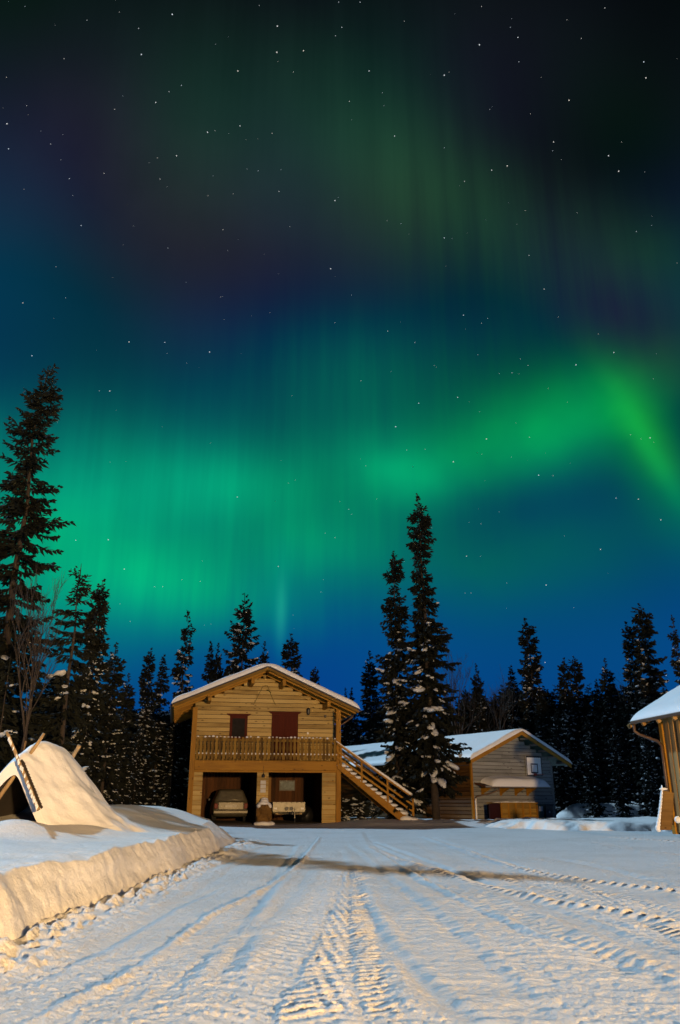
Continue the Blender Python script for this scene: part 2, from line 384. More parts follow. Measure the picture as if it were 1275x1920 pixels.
# ------------------------------------------------------------------ mesh builder and tagging
ICO = {}
def ico(sub):
    if sub not in ICO:
        bm = bmesh.new(); bmesh.ops.create_icosphere(bm, subdivisions=sub, radius=1)
        ICO[sub] = ([v.co.copy() for v in bm.verts], [[v.index for v in f.verts] for f in bm.faces]); bm.free()
    return ICO[sub]
class MB:
    def __init__(s): s.v, s.f = [], []
    def add(s, vs, fs):
        k = len(s.v); s.v.extend([tuple(v) for v in vs]); s.f.extend([[i + k for i in f] for f in fs]); return s
    def box(s, x0, x1, y0, y1, z0, z1):
        return s.add([(x0, y0, z0), (x1, y0, z0), (x1, y1, z0), (x0, y1, z0), (x0, y0, z1), (x1, y0, z1), (x1, y1, z1), (x0, y1, z1)],
                     [[0, 3, 2, 1], [4, 5, 6, 7], [0, 1, 5, 4], [1, 2, 6, 5], [2, 3, 7, 6], [3, 0, 4, 7]])
    def bar(s, p, q, w, h, up=(0, 0, 1)):
        p, q = Vector(p), Vector(q); d = (q - p).normalized(); sd = d.cross(Vector(up)).normalized(); u = sd.cross(d)
        vs = []
        for c in (p, q):
            for a, b in ((-1, -1), (1, -1), (1, 1), (-1, 1)): vs.append(c + sd * a * w / 2 + u * b * h / 2)
        return s.add(vs, [[0, 1, 2, 3], [7, 6, 5, 4], [0, 4, 5, 1], [1, 5, 6, 2], [2, 6, 7, 3], [3, 7, 4, 0]])
    def tube(s, pts, rads, n=8):
        pts = [Vector(p) for p in pts]
        if not hasattr(rads, '__len__'): rads = [rads] * len(pts)
        vs, fs = [], []; ref = Vector((.31, .77, .55))
        for i, p in enumerate(pts):
            d = (pts[min(i + 1, len(pts) - 1)] - pts[max(i - 1, 0)]).normalized()
            a = d.cross(ref).normalized(); b = d.cross(a)
            for k in range(n):
                t = 2 * math.pi * k / n; vs.append(p + (a * math.cos(t) + b * math.sin(t)) * rads[i])
        for i in range(len(pts) - 1):
            for k in range(n):
                k2 = (k + 1) % n; fs.append([i * n + k, i * n + k2, (i + 1) * n + k2, (i + 1) * n + k])
        fs.append(list(range(n))[::-1]); fs.append([(len(pts) - 1) * n + k for k in range(n)])
        return s.add(vs, fs)
    def prism(s, poly, fn, d0, d1):
        """poly: list of 2-D points; fn(a, b, d) gives the 3-D point at depth d"""
        n = len(poly)
        vs = [fn(a, b, d0) for a, b in poly] + [fn(a, b, d1) for a, b in poly]
        return s.add(vs, [list(range(n)), list(range(n, 2 * n))[::-1]] + [[i, i + n, (i + 1) % n + n, (i + 1) % n] for i in range(n)])
    def ball(s, c, r, sub=2, rough=0.0, mat=None, rnd=random):
        vs, fs = ico(sub); c = Vector(c); o = []
        for v in vs:
            k = 1 + rough * (rnd.random() - .5) * 2
            p = Vector((v.x * r[0] * k, v.y * r[1] * k, v.z * r[2] * k))
            o.append(c + (mat @ p if mat else p))
        return s.add(o, fs)
    def grid(s, P):
        """P: (n, m, 3) array of points"""
        n, m = P.shape[:2]
        return s.add(P.reshape(-1, 3).tolist(), [[i * m + j, i * m + j + 1, (i + 1) * m + j + 1, (i + 1) * m + j] for i in range(n - 1) for j in range(m - 1)])
    def mesh(s, name, mat, smooth_=False, fix=True):
        me = bpy.data.meshes.new(name); me.from_pydata(s.v, [], s.f)
        if fix:
            bm = bmesh.new(); bm.from_mesh(me); bmesh.ops.recalc_face_normals(bm, faces=bm.faces); bm.to_mesh(me); bm.free()
        me.materials.append(mat)
        if smooth_: me.polygons.foreach_set('use_smooth', [True] * len(me.polygons))
        return me
    def build(s, name, mat, parent=None, smooth_=False, bevel=0, fix=True):
        return link(name, s.mesh(name, mat, smooth_, fix), parent, bevel)
def link(name, me, parent=None, bevel=0):
    o = bpy.data.objects.new(name, me); col.objects.link(o)
    if parent: o.parent = parent
    if bevel:
        b = o.modifiers.new('bevel', 'BEVEL'); b.width = bevel; b.segments = 2; b.limit_method = 'ANGLE'
    return o
def tag(o, label=None, cat=None, group=None, kind=None):
    if label: o['label'] = label
    if cat: o['category'] = cat
    if group: o['group'] = group
    if kind: o['kind'] = kind
    return o
def thing(name, label, cat, loc=(0, 0, 0), rz=0, group=None):
    o = bpy.data.objects.new(name, None); col.objects.link(o); o.location = loc; o.rotation_euler = (0, 0, rz)
    o.empty_display_size = .3
    return tag(o, label, cat, group)
def grid_mesh(name, P, mat):
    """fast grid from an (n, m, 3) array"""
    n, m = P.shape[:2]
    me = bpy.data.meshes.new(name)
    me.vertices.add(n * m); me.vertices.foreach_set('co', np.ascontiguousarray(P, dtype=np.float32).ravel())
    i = np.arange(n - 1)[:, None] * m + np.arange(m - 1)[None, :]
    q = np.stack([i, i + 1, i + m + 1, i + m], -1).reshape(-1, 4)
    me.loops.add(q.size); me.loops.foreach_set('vertex_index', q.ravel().astype(np.int32))
    me.polygons.add(len(q)); me.polygons.foreach_set('loop_start', (np.arange(len(q)) * 4).astype(np.int32))
    me.polygons.foreach_set('loop_total', np.full(len(q), 4, dtype=np.int32))
    me.update(calc_edges=True); me.validate()
    me.polygons.foreach_set('use_smooth', [True] * len(me.polygons))
    me.materials.append(mat)
    return me

# ================================================================== GROUND
def path_field(X, Y, pts):
    """signed side distance and run length to a polyline of ground points"""
    P = np.array(pts)[:, :2]
    best = np.full(X.shape, 1e9); side = np.zeros(X.shape); run = np.zeros(X.shape); L = 0
    for a, b in zip(P[:-1], P[1:]):
        d = b - a; n = np.hypot(*d); d = d / n
        rx, ry = X - a[0], Y - a[1]
        t = np.clip(rx * d[0] + ry * d[1], 0, n)
        ex, ey = rx - d[0] * t, ry - d[1] * t
        dist = np.hypot(ex, ey); m = dist < best
        best = np.where(m, dist, best); side = np.where(m, np.where(rx * d[1] - ry * d[0] > 0, dist, -dist), side); run = np.where(m, L + t, run); L += n
    return side, run, L
def spline(px_pts, n=5):
    g = [ground_at(x, y)[:2] for x, y in px_pts]
    g = [g[0]] + g + [g[-1]]; o = []
    for i in range(1, len(g) - 2):
        p0, p1, p2, p3 = g[i - 1], g[i], g[i + 1], g[i + 2]
        for k in range(n):
            t = k / n
            o.append(.5 * ((2 * p1) + (-p0 + p2) * t + (2 * p0 - 5 * p1 + 4 * p2 - p3) * t * t + (-p0 + 3 * p1 - 3 * p2 + p3) * t ** 3))
    o.append(g[-2]); return o
G = lambda s, w: np.exp(-.5 * (s / w) ** 2)
def ground_height(X, Y, detail=True):
    h = .05 * fbm(X * .25, Y * .25, 3, 3)
    far = smooth(40, 75, np.hypot(X, Y))
    h = h + far * .5 * fbm(X * .12, Y * .12, 9, 3)
    # low snowy verge in front of the house and the shed
    h = h + .20 * smooth(-2.2, 2.0, X) * (1 - smooth(7.2, 8.2, X)) * smooth(35.6, 37.2, Y) * (1 - smooth(52, 60, Y)) * (.8 + .8 * fbm(X * .9, Y * .9, 5, 3))
    if not detail: return h
    near = 1 - smooth(38, 46, Y)
    patchy = np.clip(vnoise(X * .7, Y * .7, 37) * 1.7 - .65, 0, 1)
    h = h + near * patchy * (.07 * np.clip(vnoise(X * 31, Y * 27, 38) - .72, 0, .12) + .07 * np.clip(vnoise(X * 14 + 3, Y * 12, 39) - .78, 0, .14))
    h = h + near * .012 * np.abs(fbm(X * 4.5, Y * 3.0, 40, 4, .6)) * patchy
    h = h + near * (.022 * fbm(X * 1.6, Y * 1.6, 11, 4) + .012 * fbm(X * 7, Y * 7, 12, 3, .6) + .007 * fbm(X * 21, Y * 15, 14, 3, .65) * (.4 + 1.2 * vnoise(X * .8, Y * .8, 15)))
    lump = np.clip(vnoise(X * 9, Y * 9, 31) - .76, 0, 1) * np.clip(vnoise(X * 1.1, Y * 1.1, 33) - .35, 0, 1)
    h = h + near * (.09 * lump + .07 * np.clip(vnoise(X * 19, Y * 17, 35) - .78, 0, 1) * np.clip(vnoise(X * 1.6, Y * 1.6, 36) - .3, 0, 1))
    wob = .06 * fbm(X * 3, Y * 3, 21, 3)
    def chevron(pts, w, depth, pitch, sgn=1):
        s, r, L = path_field(X, Y, spline(pts)); s = s + wob * .5
        inside = smooth(w * .62, w * .46, np.abs(s))
        ph = (r + np.abs(s) * .75 * sgn + .05 * fbm(X * 2.3, Y * 2.3, 50, 3)) / pitch + np.where(s > 0, .5, 0)
        tooth = smooth(.22, .32, ph % 1.0) * (1 - smooth(.62, .74, ph % 1.0)) * smooth(.0, .05, np.abs(s)) 
        rough_ = .7 + .8 * vnoise(X * 4, Y * 4, 41)
        ends = smooth(0, .8, r) * smooth(L, L - .6, r)
        brk = .35 + .9 * vnoise(X * 1.4, Y * 1.1, 49)
        tooth = tooth * brk + .15 * fbm(X * 11, Y * 9, 48, 3)
        return ends * (inside * (-depth * .7 + depth * 1.5 * tooth * rough_) + G(np.abs(s) - w * .62, .06) * depth * .8 * (.5 + vnoise(X * 9, Y * 9, 43)))
    def furrow(pts, w, depth, berm=.6, sgn=1):
        s, r, L = path_field(X, Y, spline(pts)); s = s + wob * .6
        ends = smooth(0, 1.0, r) * smooth(L, L - 1.0, r)
        return ends * (-depth * G(s, w) + berm * depth * G(s - sgn * w * 2.4, w * .9) * (.5 + 1.0 * vnoise(X * 8, Y * 8, 45)))
    def ridge(pts, w, height):
        s, r, L = path_field(X, Y, spline(pts)); s = s + wob * .4
        ends = smooth(0, .6, r) * smooth(L, L - .6, r)
        return ends * height * G(s, w) * (.55 + .9 * vnoise(X * 11, Y * 11, 47))
    def lugs(pts, w, height, pitch):
        s, r, L = path_field(X, Y, spline(pts)); s = s + wob * .4
        ph = (r / pitch) % 1.0
        ends = smooth(0, 1.5, r)
        return ends * (height * G(s, w) * (.25 + .9 * smooth(.15, .4, ph) * (1 - smooth(.6, .85, ph))) - height * .7 * G(s + w * 2.1, w))
    t = chevron([(650, 1622), (628, 1690), (600, 1750), (566, 1810), (520, 1880), (478, 1960)], .62, .014, .15)
    t = t + chevron([(656, 1622), (655, 1700), (655, 1760), (662, 1830), (690, 1930)], .40, .015, .12)
    t = t + chevron([(705, 1600), (790, 1650), (900, 1700), (1040, 1760), (1290, 1850)], .55, .007, .15)
    t = t + chevron([(760, 1570), (860, 1612), (990, 1655), (1130, 1690), (1300, 1725)], .50, .010, .16, -1)
    t = t + chevron([(1020, 1562), (1100, 1580), (1300, 1610)], .50, .014, .18)
    t = t + chevron([(560, 1590), (480, 1660), (360, 1750), (200, 1850), (60, 1950)], .34, .006, .10)
    t = t + chevron([(600, 1600), (545, 1680), (440, 1790), (330, 1900), (280, 1960)], .30, .006, .11, -1)
    fr = random.Random(17)
    for k in range(9):                                        # faint older tyre marks fanning out over the yard
        x1 = fr.uniform(-200, 1600); x0 = 600 + (x1 - 600) * .12 + fr.uniform(-30, 30)
        mid = (x0 + (x1 - x0) * fr.uniform(.25, .42), 1690 + fr.uniform(-20, 20))
        t = t + furrow([(x0, fr.uniform(1572, 1600)), mid, (x1, fr.uniform(1860, 1950))], fr.uniform(.03, .06), fr.uniform(.012, .024), .8, fr.choice((-1, 1)))
    for k in range(5):
        x0, x1 = fr.uniform(640, 900), fr.uniform(1150, 1800)
        t = t + chevron([(x0, fr.uniform(1570, 1600)), (x0 + (x1 - x0) * .35, 1650 + fr.uniform(-15, 25)), (x1, fr.uniform(1760, 1900))], fr.uniform(.28, .45), .009, fr.uniform(.10, .15), fr.choice((-1, 1)))
    # churned band to the right of the smooth strip
    s, r, L = path_field(X, Y, spline([(745, 1625), (800, 1675), (890, 1730), (1010, 1800), (1180, 1900), (1290, 1970)]))
    band = smooth(.95, .70, np.abs(s)) * smooth(0, 1.2, r)
    ph = (r / .19) % 1.0
    t = t + band * (.009 * smooth(.2, .45, ph) * (1 - smooth(.55, .8, ph)) * np.clip(vnoise(X * 1.7, Y * 1.7, 51) * 2 - .6, 0, 1) + .050 * fbm(X * 6, Y * 6, 52, 4, .65))
    # smooth polished strip beside it
    s2, r2, L2 = path_field(X, Y, spline([(690, 1660), (740, 1720), (820, 1790), (930, 1880), (1010, 1960)]))
    flat = smooth(.36, .26, np.abs(s2)) * smooth(0, .8, r2)
    t = t + furrow([(684, 1690), (720, 1760), (790, 1835), (880, 1905), (930, 1950)], .045, .028, .7, -1)
    t = t + furrow([(735, 1625), (800, 1660), (890, 1700), (960, 1738), (1040, 1768)], .05, .028, .7, -1)
    t = t + furrow([(1000, 1680), (1100, 1715), (1180, 1742), (1290, 1772)], .05, .026, .6, -1)
    t = t + furrow([(1060, 1770), (1130, 1795), (1200, 1830), (1290, 1880)], .07, .028, .7, -1)
    t = t + furrow([(-40, 1885), (120, 1812), (260, 1740), (350, 1690), (430, 1655)], .04, .020, .5)
    t = t + furrow([(1010, 1605), (1120, 1625), (1290, 1665)], .08, .03, .6, -1)
    t = t + furrow([(685, 1560), (705, 1590), (760, 1620)], .07, .025, .6)
    t = t + ridge([(40, 1930), (140, 1876), (240, 1828), (330, 1765), (400, 1715), (470, 1680), (520, 1650), (560, 1622), (590, 1585), (600, 1570)], .028, .046)
    t = t + lugs([(790, 1568), (860, 1592), (960, 1626), (1060, 1645), (1180, 1662), (1300, 1676)], .075, .075, .19)
    t = t + lugs([(690, 1585), (740, 1610), (830, 1636), (940, 1668), (1060, 1695), (1180, 1714), (1300, 1738)], .075, .068, .19)
    t = t + lugs([(1090, 1568), (1180, 1574), (1300, 1582)], .09, .06, .26)
    base_h = .05 * fbm(X * .25, Y * .25, 3, 3)
    h = h * (1 - .75 * flat * near) + base_h * .75 * flat * near
    # coarse crumbs kicked out beside the bank and the tracks
    bankside = G(X + 2.30, .24) * (1 - smooth(22, 24, Y)) 
    h = h + bankside * (.12 * np.clip(vnoise(X * 7, Y * 7, 61) - .5, 0, 1) + .16 * np.clip(vnoise(X * 15, Y * 14, 62) - .66, 0, 1)) + bankside * .025
    return h + near * t * .55
rows = np.concatenate([np.linspace(-400, -8, 24), np.linspace(-5, 3.3, 24), np.geomspace(3.45, 46, 1000), np.geomspace(48, 3000, 50)])
u_in = np.linspace(-.56, .56, 880)
u_out = np.geomspace(.58, 1, 10)
us = np.concatenate([-u_out[::-1], u_in, u_out])
def row_x(y):
    s = np.where(np.abs(us) <= .56, us * max(y, 3.4), np.sign(us) * (.56 * max(y, 3.4) + ((np.abs(us) - .56) / .44) ** 3 * 3000))
    return s
GX = np.stack([row_x(y) for y in rows]); GY = np.repeat(rows[:, None], len(us), 1)
GZ = ground_height(GX, GY)
g = link('ground', grid_mesh('ground', np.stack([GX, GY, GZ], -1), M['ground'])); tag(g, kind='structure')

# ------------------------------------------------------------------ snow banks
def bank_sdf(X, Y):
    """distance inside the left bank (positive inside)"""
    x1, y1, r = -2.38, 24.6, 2.0
    qx, qy = X - (x1 - r), Y - (y1 - r)
    d = np.where((qx > 0) & (qy > 0), r - np.hypot(np.maximum(qx, 0), np.maximum(qy, 0)), r - np.maximum(qx, qy))
    return d + .20 * fbm(X * .6, Y * .6, 71, 3) + .03 * fbm(X * 3, Y * 3, 72, 2)
def bank_height(X, Y):
    d = bank_sdf(X, Y)
    top = .455 + .04 * fbm(X * .7, Y * .7, 75, 3)
    rise = .45 * smooth(.4, 2.6, d) * smooth(11.5, 18, Y) + .10 * smooth(.5, 3, d) * (1 - smooth(9.5, 18, Y)) 
    crest = .30 + .16 * vnoise(X * .9, Y * .9, 79) +   .02 * fbm(X * 4, Y * 4, 80, 2) + .7 * smooth(17, 23, Y)
    edge = np.clip(d / crest, 0, 1); edge = edge + .12 * np.sin(edge * math.pi)
    lumps = .034 * fbm(X * 4.0, Y * 4.0, 77, 4, .55) * (.3 + smooth(.5, .1, np.abs(d - .5)) * (.4 + 1.2 * vnoise(X * .8, Y * .8, 74)))
    h = -.30 + (top + .30 + rise) * edge + lumps * smooth(-.1, .1, d) + .05 * fbm(X * 1.3, Y * 1.3, 78, 3)
    h = h + .20 * np.exp(-((X + 4.75) / .55) ** 2 - ((Y - 12.7) / .6) ** 2) + .10 * np.exp(-((X + 4.0) / .5) ** 2 - ((Y - 13.6) / .5) ** 2)
    return h
xs = np.concatenate([np.linspace(-24, -7.2, 50), np.linspace(-7.1, -3.6, 120), np.linspace(-3.58, -1.85, 130)])
ys = np.concatenate([np.geomspace(3.2, 14, 300), np.linspace(14.05, 25.2, 200)])
BX, BY = np.meshgrid(xs, ys)
BZ = bank_height(BX, BY); bd = bank_sdf(BX, BY)
face = smooth(-.5, 0, bd) * smooth(1.1, .15, bd)
BXd = BX + face * (.09 * fbm(BY * .7, BZ * 4.5, 81, 3) + .030 * fbm(BY * 3.5, BZ * 6, 83, 3) + .014 * fbm(BY * 14, BZ * 22, 85, 2))
BZ = BZ + face * .10 * fbm(BX * 2.5 + BY * .3, BY * 2.5, 87, 3)
o = link('snow_bank', grid_mesh('snow_bank', np.stack([BXd, BY, BZ], -1), M['bank']))
tag(o, 'long ploughed snow bank with a warm lit steep face along the left of the yard', 'snow bank', 'ploughed snow banks')

def mound(name, label, cx, cy, lx, ly, rz, hgt, seed, nx=160, ny=60, flat=.5, lump=.1, lf=3.5, vary=.35, mat='bank'):
    U, V = np.meshgrid(np.linspace(-1, 1, nx), np.linspace(-1, 1, ny))
    rr = (np.abs(U) ** 3 + np.abs(V) ** 2.4) ** .4
    X, Y = U * lx, V * ly
    Z = -.25 + (hgt + .25) * smooth(1.0, flat, rr + .22 * fbm(X * .9, Y * .9, seed, 3)) * (1 + vary * fbm(X * .5, Y * .5, seed + 4, 3)) + lump * fbm(X * lf * .6, Y * lf, seed + 2, 4, .6) * smooth(1.05, .95, rr) * (.25 + smooth(flat - .25, flat, rr))
    o = link(name, grid_mesh(name, np.stack([X, Y, Z], -1), M[mat])); o.location = (cx, cy, 0); o.rotation_euler = (0, 0, rz)
    tag(o, label, 'snow bank', 'ploughed snow banks'); return o
mound('snow_bank', 'low lumpy snow bank between the yard and the old barn', 18.2, 35.0, 12.8, 6.2, R(-4), .27, 101, 420, 200, .86, .13, 3.2, .25)
mound('snow_bank', 'tall dark blue snow heap behind the low bank near the forest edge', 18.6, 50.0, 7.2, 3.2, R(-3), .80, 111, 160, 60, .6, .12)

# ================================================================== HOUSE
HA = R(11)
h0 = at_depth(353, 1545, 38)
house = thing('house', 'two storey pale timber house with red door, balcony and open garage bays', 'house', (h0[0], 38, 0), HA)
W, RIDGE, D = 6.78, 3.28, 8.5
ZR, ZL, ZE = 7.02, 5.20, 5.12           # ridge, left and right eave heights of the roof top at the rafter line
UL, UR = -1.02, 7.62
def roof_z(u): return ZR - (ZR - ZL) * (RIDGE - u) / (RIDGE - UL) if u < RIDGE else ZR - (ZR - ZE) * (u - RIDGE) / (UR - RIDGE)
rnd = random.Random(5)
def siding(mb, u0, u1, z0, z1, v, bh=.195, holes=(), limit=None, thick=.03, rndm=rnd, axis='u'):
    """lapped boards between u0..u1, cut round the holes and under the roof limit"""
    z = z0
    while z < z1 - .02:
        zt = min(z + bh, z1)
        spans = [(u0, u1)]
        if limit:
            lo = [u for u in np.linspace(u0, u1, 400) if limit(u) > zt - .02]
            if not lo: break
            spans = [(lo[0], lo[-1])]
        for (a, b, c, d) in holes:
            if c < zt - .03 and d > z + .03:
                ns = []
                for (s, e) in spans:
                    if b <= s or a >= e: ns.append((s, e)); continue
                    if a > s: ns.append((s, a))
                    if b < e: ns.append((b, e))
                spans = ns
        for s, e in spans:
            cuts = [s]
            if e - s > 3.2: cuts.append(s + (e - s) * rndm.uniform(.3, .7))
            cuts.append(e)
            for k in range(len(cuts) - 1):
                a, b = cuts[k] + (.002 if k else 0), cuts[k + 1]
                j = rndm.uniform(-.004, .004)
                zt2 = zt - .020
                P = [(a, v - thick + j, z), (b, v - thick + j, z), (b, v, z), (a, v, z), (a, v - thick * .45 + j, zt2), (b, v - thick * .45 + j, zt2), (b, v, zt2), (a, v, zt2)]
                if axis == 'v': P = [(p[1], p[0], p[2]) for p in P]
                mb.add(P, [[0, 3, 2, 1], [4, 5, 6, 7], [0, 1, 5, 4], [1, 2, 6, 5], [2, 3, 7, 6], [3, 0, 4, 7]])
        z = zt
VW = 1.0                                 # upper wall stands back behind the balcony
WIN = (1.68, 2.52, 3.75, 4.84); DOOR = (3.68, 4.96, 2.78, 4.97)
mb = MB(); siding(mb, .02, W - .02, 2.75, 7.0, VW, holes=[WIN, DOOR], limit=lambda u: roof_z(u) - .16)
mb.build('front_wall', M['siding'], house)
MB().prism([(.06, 2.76), (W - .06, 2.76), (W - .06, 4.95), (RIDGE, 6.6), (.06, 4.95)], lambda a, b, d: (a, d, b), VW + .01, VW + .1).build('wall_backing', M['dark'], house)
mb = MB()
GZT = 2.25
for a, b in ((.12, .52), (2.99, 3.52), (6.02, W - .10)):
    mb = MB(); siding(mb, a, b, .02, GZT + .06, .16, bh=.205); mb.build('garage_pier', M['siding'], house)
mb = MB()
for a, b in ((.14, .50), (3.01, 3.50), (6.04, W - .12)): mb.box(a, b, .17, .35, 0, GZT + .05)
mb.box(.14, W - .12, .17, .35, GZT, 2.42)
mb.build('garage_frame', M['trim'], house)
# side and rear walls
mb = MB(); siding(mb, VW, D, .1, 5.3, 0.06, axis='v', bh=.2, thick=.03); mb.build('side_wall', M['siding'], house)
mb = MB(); siding(mb, VW, D, .1, 5.3, W - .06, axis='v', bh=.2, thick=-.03); mb.build('side_wall', M['siding'], house)
mb = MB(); mb.prism([(.06, 0), (W - .06, 0), (W - .06, 5.2), (RIDGE, 6.85), (.06, 5.2)], lambda a, b, d: (a, d, b), D - .1, D); mb.build('rear_wall', M['siding'], house)
# garage interior
mb = MB()
u = .2
while u < W - .2:
    w_ = rnd.uniform(.13, .2); mb.box(u, min(u + w_ - .008, W - .2), 6.4, 6.43 + rnd.uniform(0, .01), .05, 2.44); u += w_
for uu in (.13, W - .16):
    v = .36
    while v < 6.4:
        mb.box(uu, uu + .03, v, v + .19, .05, 2.44); v += .2
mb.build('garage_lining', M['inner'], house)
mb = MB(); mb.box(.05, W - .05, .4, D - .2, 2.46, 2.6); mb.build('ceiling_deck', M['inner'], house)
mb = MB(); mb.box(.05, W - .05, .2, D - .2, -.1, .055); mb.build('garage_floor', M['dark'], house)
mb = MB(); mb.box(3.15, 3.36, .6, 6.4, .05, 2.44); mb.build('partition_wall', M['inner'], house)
mb = MB(); mb.box(3.95, 4.28, 5.9, 6.02, .06, 2.3); mb.build('pale_door_post', M['barn'], house)
# corner posts, beam
for uu, top in ((-.10, 5.10), (W - .12, 5.12)):
    mb = MB(); mb.box(uu, uu + .22, -.03, .19, 0, top); mb.build('corner_post', M['trim'], house, bevel=.008)
mb = MB(); mb.box(.122, W - .122, -.05, .155, 2.33, 2.74); mb.build('beam', M['trim_h'], house, bevel=.01)
mb = MB(); mb.box(.122, W - .122, .0, .15, 2.24, 2.325); mb.build('lintel', M['trim_h'], house, bevel=.006)
mb = MB(); 
v = .16
while v < VW - .04: mb.box(.05, W - .05, v, v + .135, 2.745, 2.78); v += .14
mb.build('balcony_floor', M['baluster'], house)
# railing
rail = bpy.data.objects.new('balcony_railing', None)
mb = MB()
def baluster_poly(c, h, w):
    p = []
    prof = [(0, .42), (.10, .50), (.2, .44), (.33, .33), (.46, .46), (.55, .5), (.66, .38), (.78, .34), (.90, .48), (.955, .46), (.985, .3), (1, .1)]
    for t, k in prof: p.append((c + k * w, 2.80 + t * h))
    for t, k in prof[::-1]: p.append((c - k * w, 2.80 + t * h))
    return p
nb = 38
caps = []
for i in range(nb):
    c = .20 + (W - .40) * i / (nb - 1) + rnd.uniform(-.008, .008)
    h = .985 + rnd.uniform(-.02, .015)
    mb.prism(baluster_poly(c, h, .135), lambda a, b, d: (a, d, b), -.052 + rnd.uniform(-.004, .004), -.024)
    caps.append((c, 2.80 + h))
rail = mb.build('balcony_railing', M['baluster'], house)
mb = MB(); mb.box(.13, W - .13, -.022, .03, 3.60, 3.69); mb.box(.13, W - .13, -.022, .03, 2.95, 3.03); mb.build('rail', M['baluster'], rail)
mb = MB(); sr = random.Random(3)
for c, z in caps:
    if sr.random() < .9: mb.ball((c, -.036, z + .012), (.055 * sr.uniform(.7, 1.3), .05, .030 * sr.uniform(.6, 1.6)), 2, .08, rnd=sr)
    mb.ball((c + .085, -.02, 3.055), (.045, .05, .035 * sr.uniform(.6, 1.8)), 1, .1, rnd=sr)
c = 0.2
while c < W - .2:
    mb.ball((c, .02, 3.045), (.12, .04, .02 * sr.uniform(.6, 1.6)), 1, .1, rnd=sr); c += .1
mb.build('snow', M['snow'], rail, True)
# roof
V0, V1 = -.55, D + .5
mb = MB(); T = .07
mb.prism([(UL, roof_z(UL)), (RIDGE, ZR), (RIDGE, ZR - T), (UL, roof_z(UL) - T)], lambda a, b, d: (a, d, b), V0, V1)
mb.prism([(RIDGE + .001, ZR), (UR, roof_z(UR)), (UR, roof_z(UR) - T), (RIDGE + .001, ZR - T)], lambda a, b, d: (a, d, b), V0, V1)
roof = mb.build('roof', M['trim_h'], house)
def roof_snow(parent, ul, ur, rz, ridge, v0, v1, t, seed, nu=90, nv=70, name='snow_layer'):
    def sp(n): 
        x = np.linspace(-1, 1, n); return np.sign(x) * (1 - (1 - np.abs(x)) ** 1.8)
    U = (sp(nu) + 1) / 2 * (ur - ul) + ul; V = (sp(nv) + 1) / 2 * (v1 - v0) + v0
    UU, VV = np.meshgrid(U, V)
    base = np.vectorize(rz)(UU)
    rnd_ridge = -.10 * np.exp(-((UU - ridge) / .22) ** 2)
    du = np.minimum(UU - ul, ur - UU); dv = np.minimum(VV - v0, v1 - VV)
    e = lambda d, w: np.sqrt(np.clip(1 - (1 - np.clip(d / w, 0, 1)) ** 2, 0, 1))
    H = t * e(du, .30) * e(dv, .12) * (1 + .35 * fbm(UU * .8, VV * .8, seed, 3) + .12 * fbm(UU * 3, VV * 3, seed + 2, 3))
    P = np.stack([UU, VV, base + .004 + H + rnd_ridge * (H / t)], -1)
    o = link(name, grid_mesh(name, P, M['snow']), parent); return o
roof_snow(roof, UL - .08, UR + .08, roof_z, RIDGE, V0 - .10, V1 + .05, .24, 201)
mb = MB()
for (a, b) in ((UL - .02, RIDGE), (RIDGE, UR + .02)):
    q = 1 if a < RIDGE - .1 else 0
    mb.prism([(a, roof_z(a) - .075), (b, roof_z(b) - .075), (b, roof_z(b) - .185), (a, roof_z(a) - .185)], lambda x, z, d: (x, d, z), V0 - .03, V0 + .01)
mb.build('bargeboard', M['baluster_h'], roof)
mb = MB()
for (a, b) in ((UL - .05, RIDGE), (RIDGE, UR + .05)):
    mb.prism([(a, roof_z(a) + .004), (b, roof_z(b) + .004), (b, roof_z(b) - .065), (a, roof_z(a) - .065)], lambda x, z, d: (x, d, z), V0 - .075, V0 - .032)
mb.build('roof_edge', M['roofing'], roof)
mb = MB()
for k in range(9):
    v = -.2 + k * 1.05
    for (a, b) in ((UL + .05, RIDGE - .1), (RIDGE + .1, UR - .05)):
        mb.bar((a, v, roof_z(a) - .16), (b, v, roof_z(b) - .16), .07, .15)
mb.build('rafters', M['trim_h'], roof)
for uu in (.55, 2.52, RIDGE + .72, 6.15):
    mb = MB(); mb.box(uu, uu + .16, V0 + .12, VW, roof_z(uu + (.16 if uu > RIDGE else 0)) - .50, roof_z(uu + (.16 if uu > RIDGE else 0)) - .245); mb.build('purlin', M['trim_h'], house, bevel=.006)
# half-round gutters under both eaves, the right one ends in a curl
for s, ue in ((-1, UL), (1, UR)):
    mb = MB(); pts = []
    for k in range(9):
        t = math.pi * (1 + k / 8); pts.append((ue + s * .07 + .07 * math.cos(t), roof_z(ue) - .06 + .07 * math.sin(t)))
    for p, q in zip(pts[:-1], pts[1:]): mb.bar((p[0], V0, p[1]), (q[0], V0, q[1]), .001, .001)
    mb = MB(); mb.prism(pts + [(x * .86 + (ue + s * .07) * .14, z + .012) for x, z in pts[::-1]], lambda a, b, d: (a, d, b), V0 + .02, V1 - .1)
    mb.build('gutter', M['gutter'], house)
mb = MB(); mb.tube([(UR + .06, .9, 4.97), (UR + .02, .9, 4.88), (UR - .45, .9, 4.55), (W + .03, .9, 4.42), (W + .03, .9, 3.0)], .045, 8); mb.build('downpipe', M['gutter'], house, True)
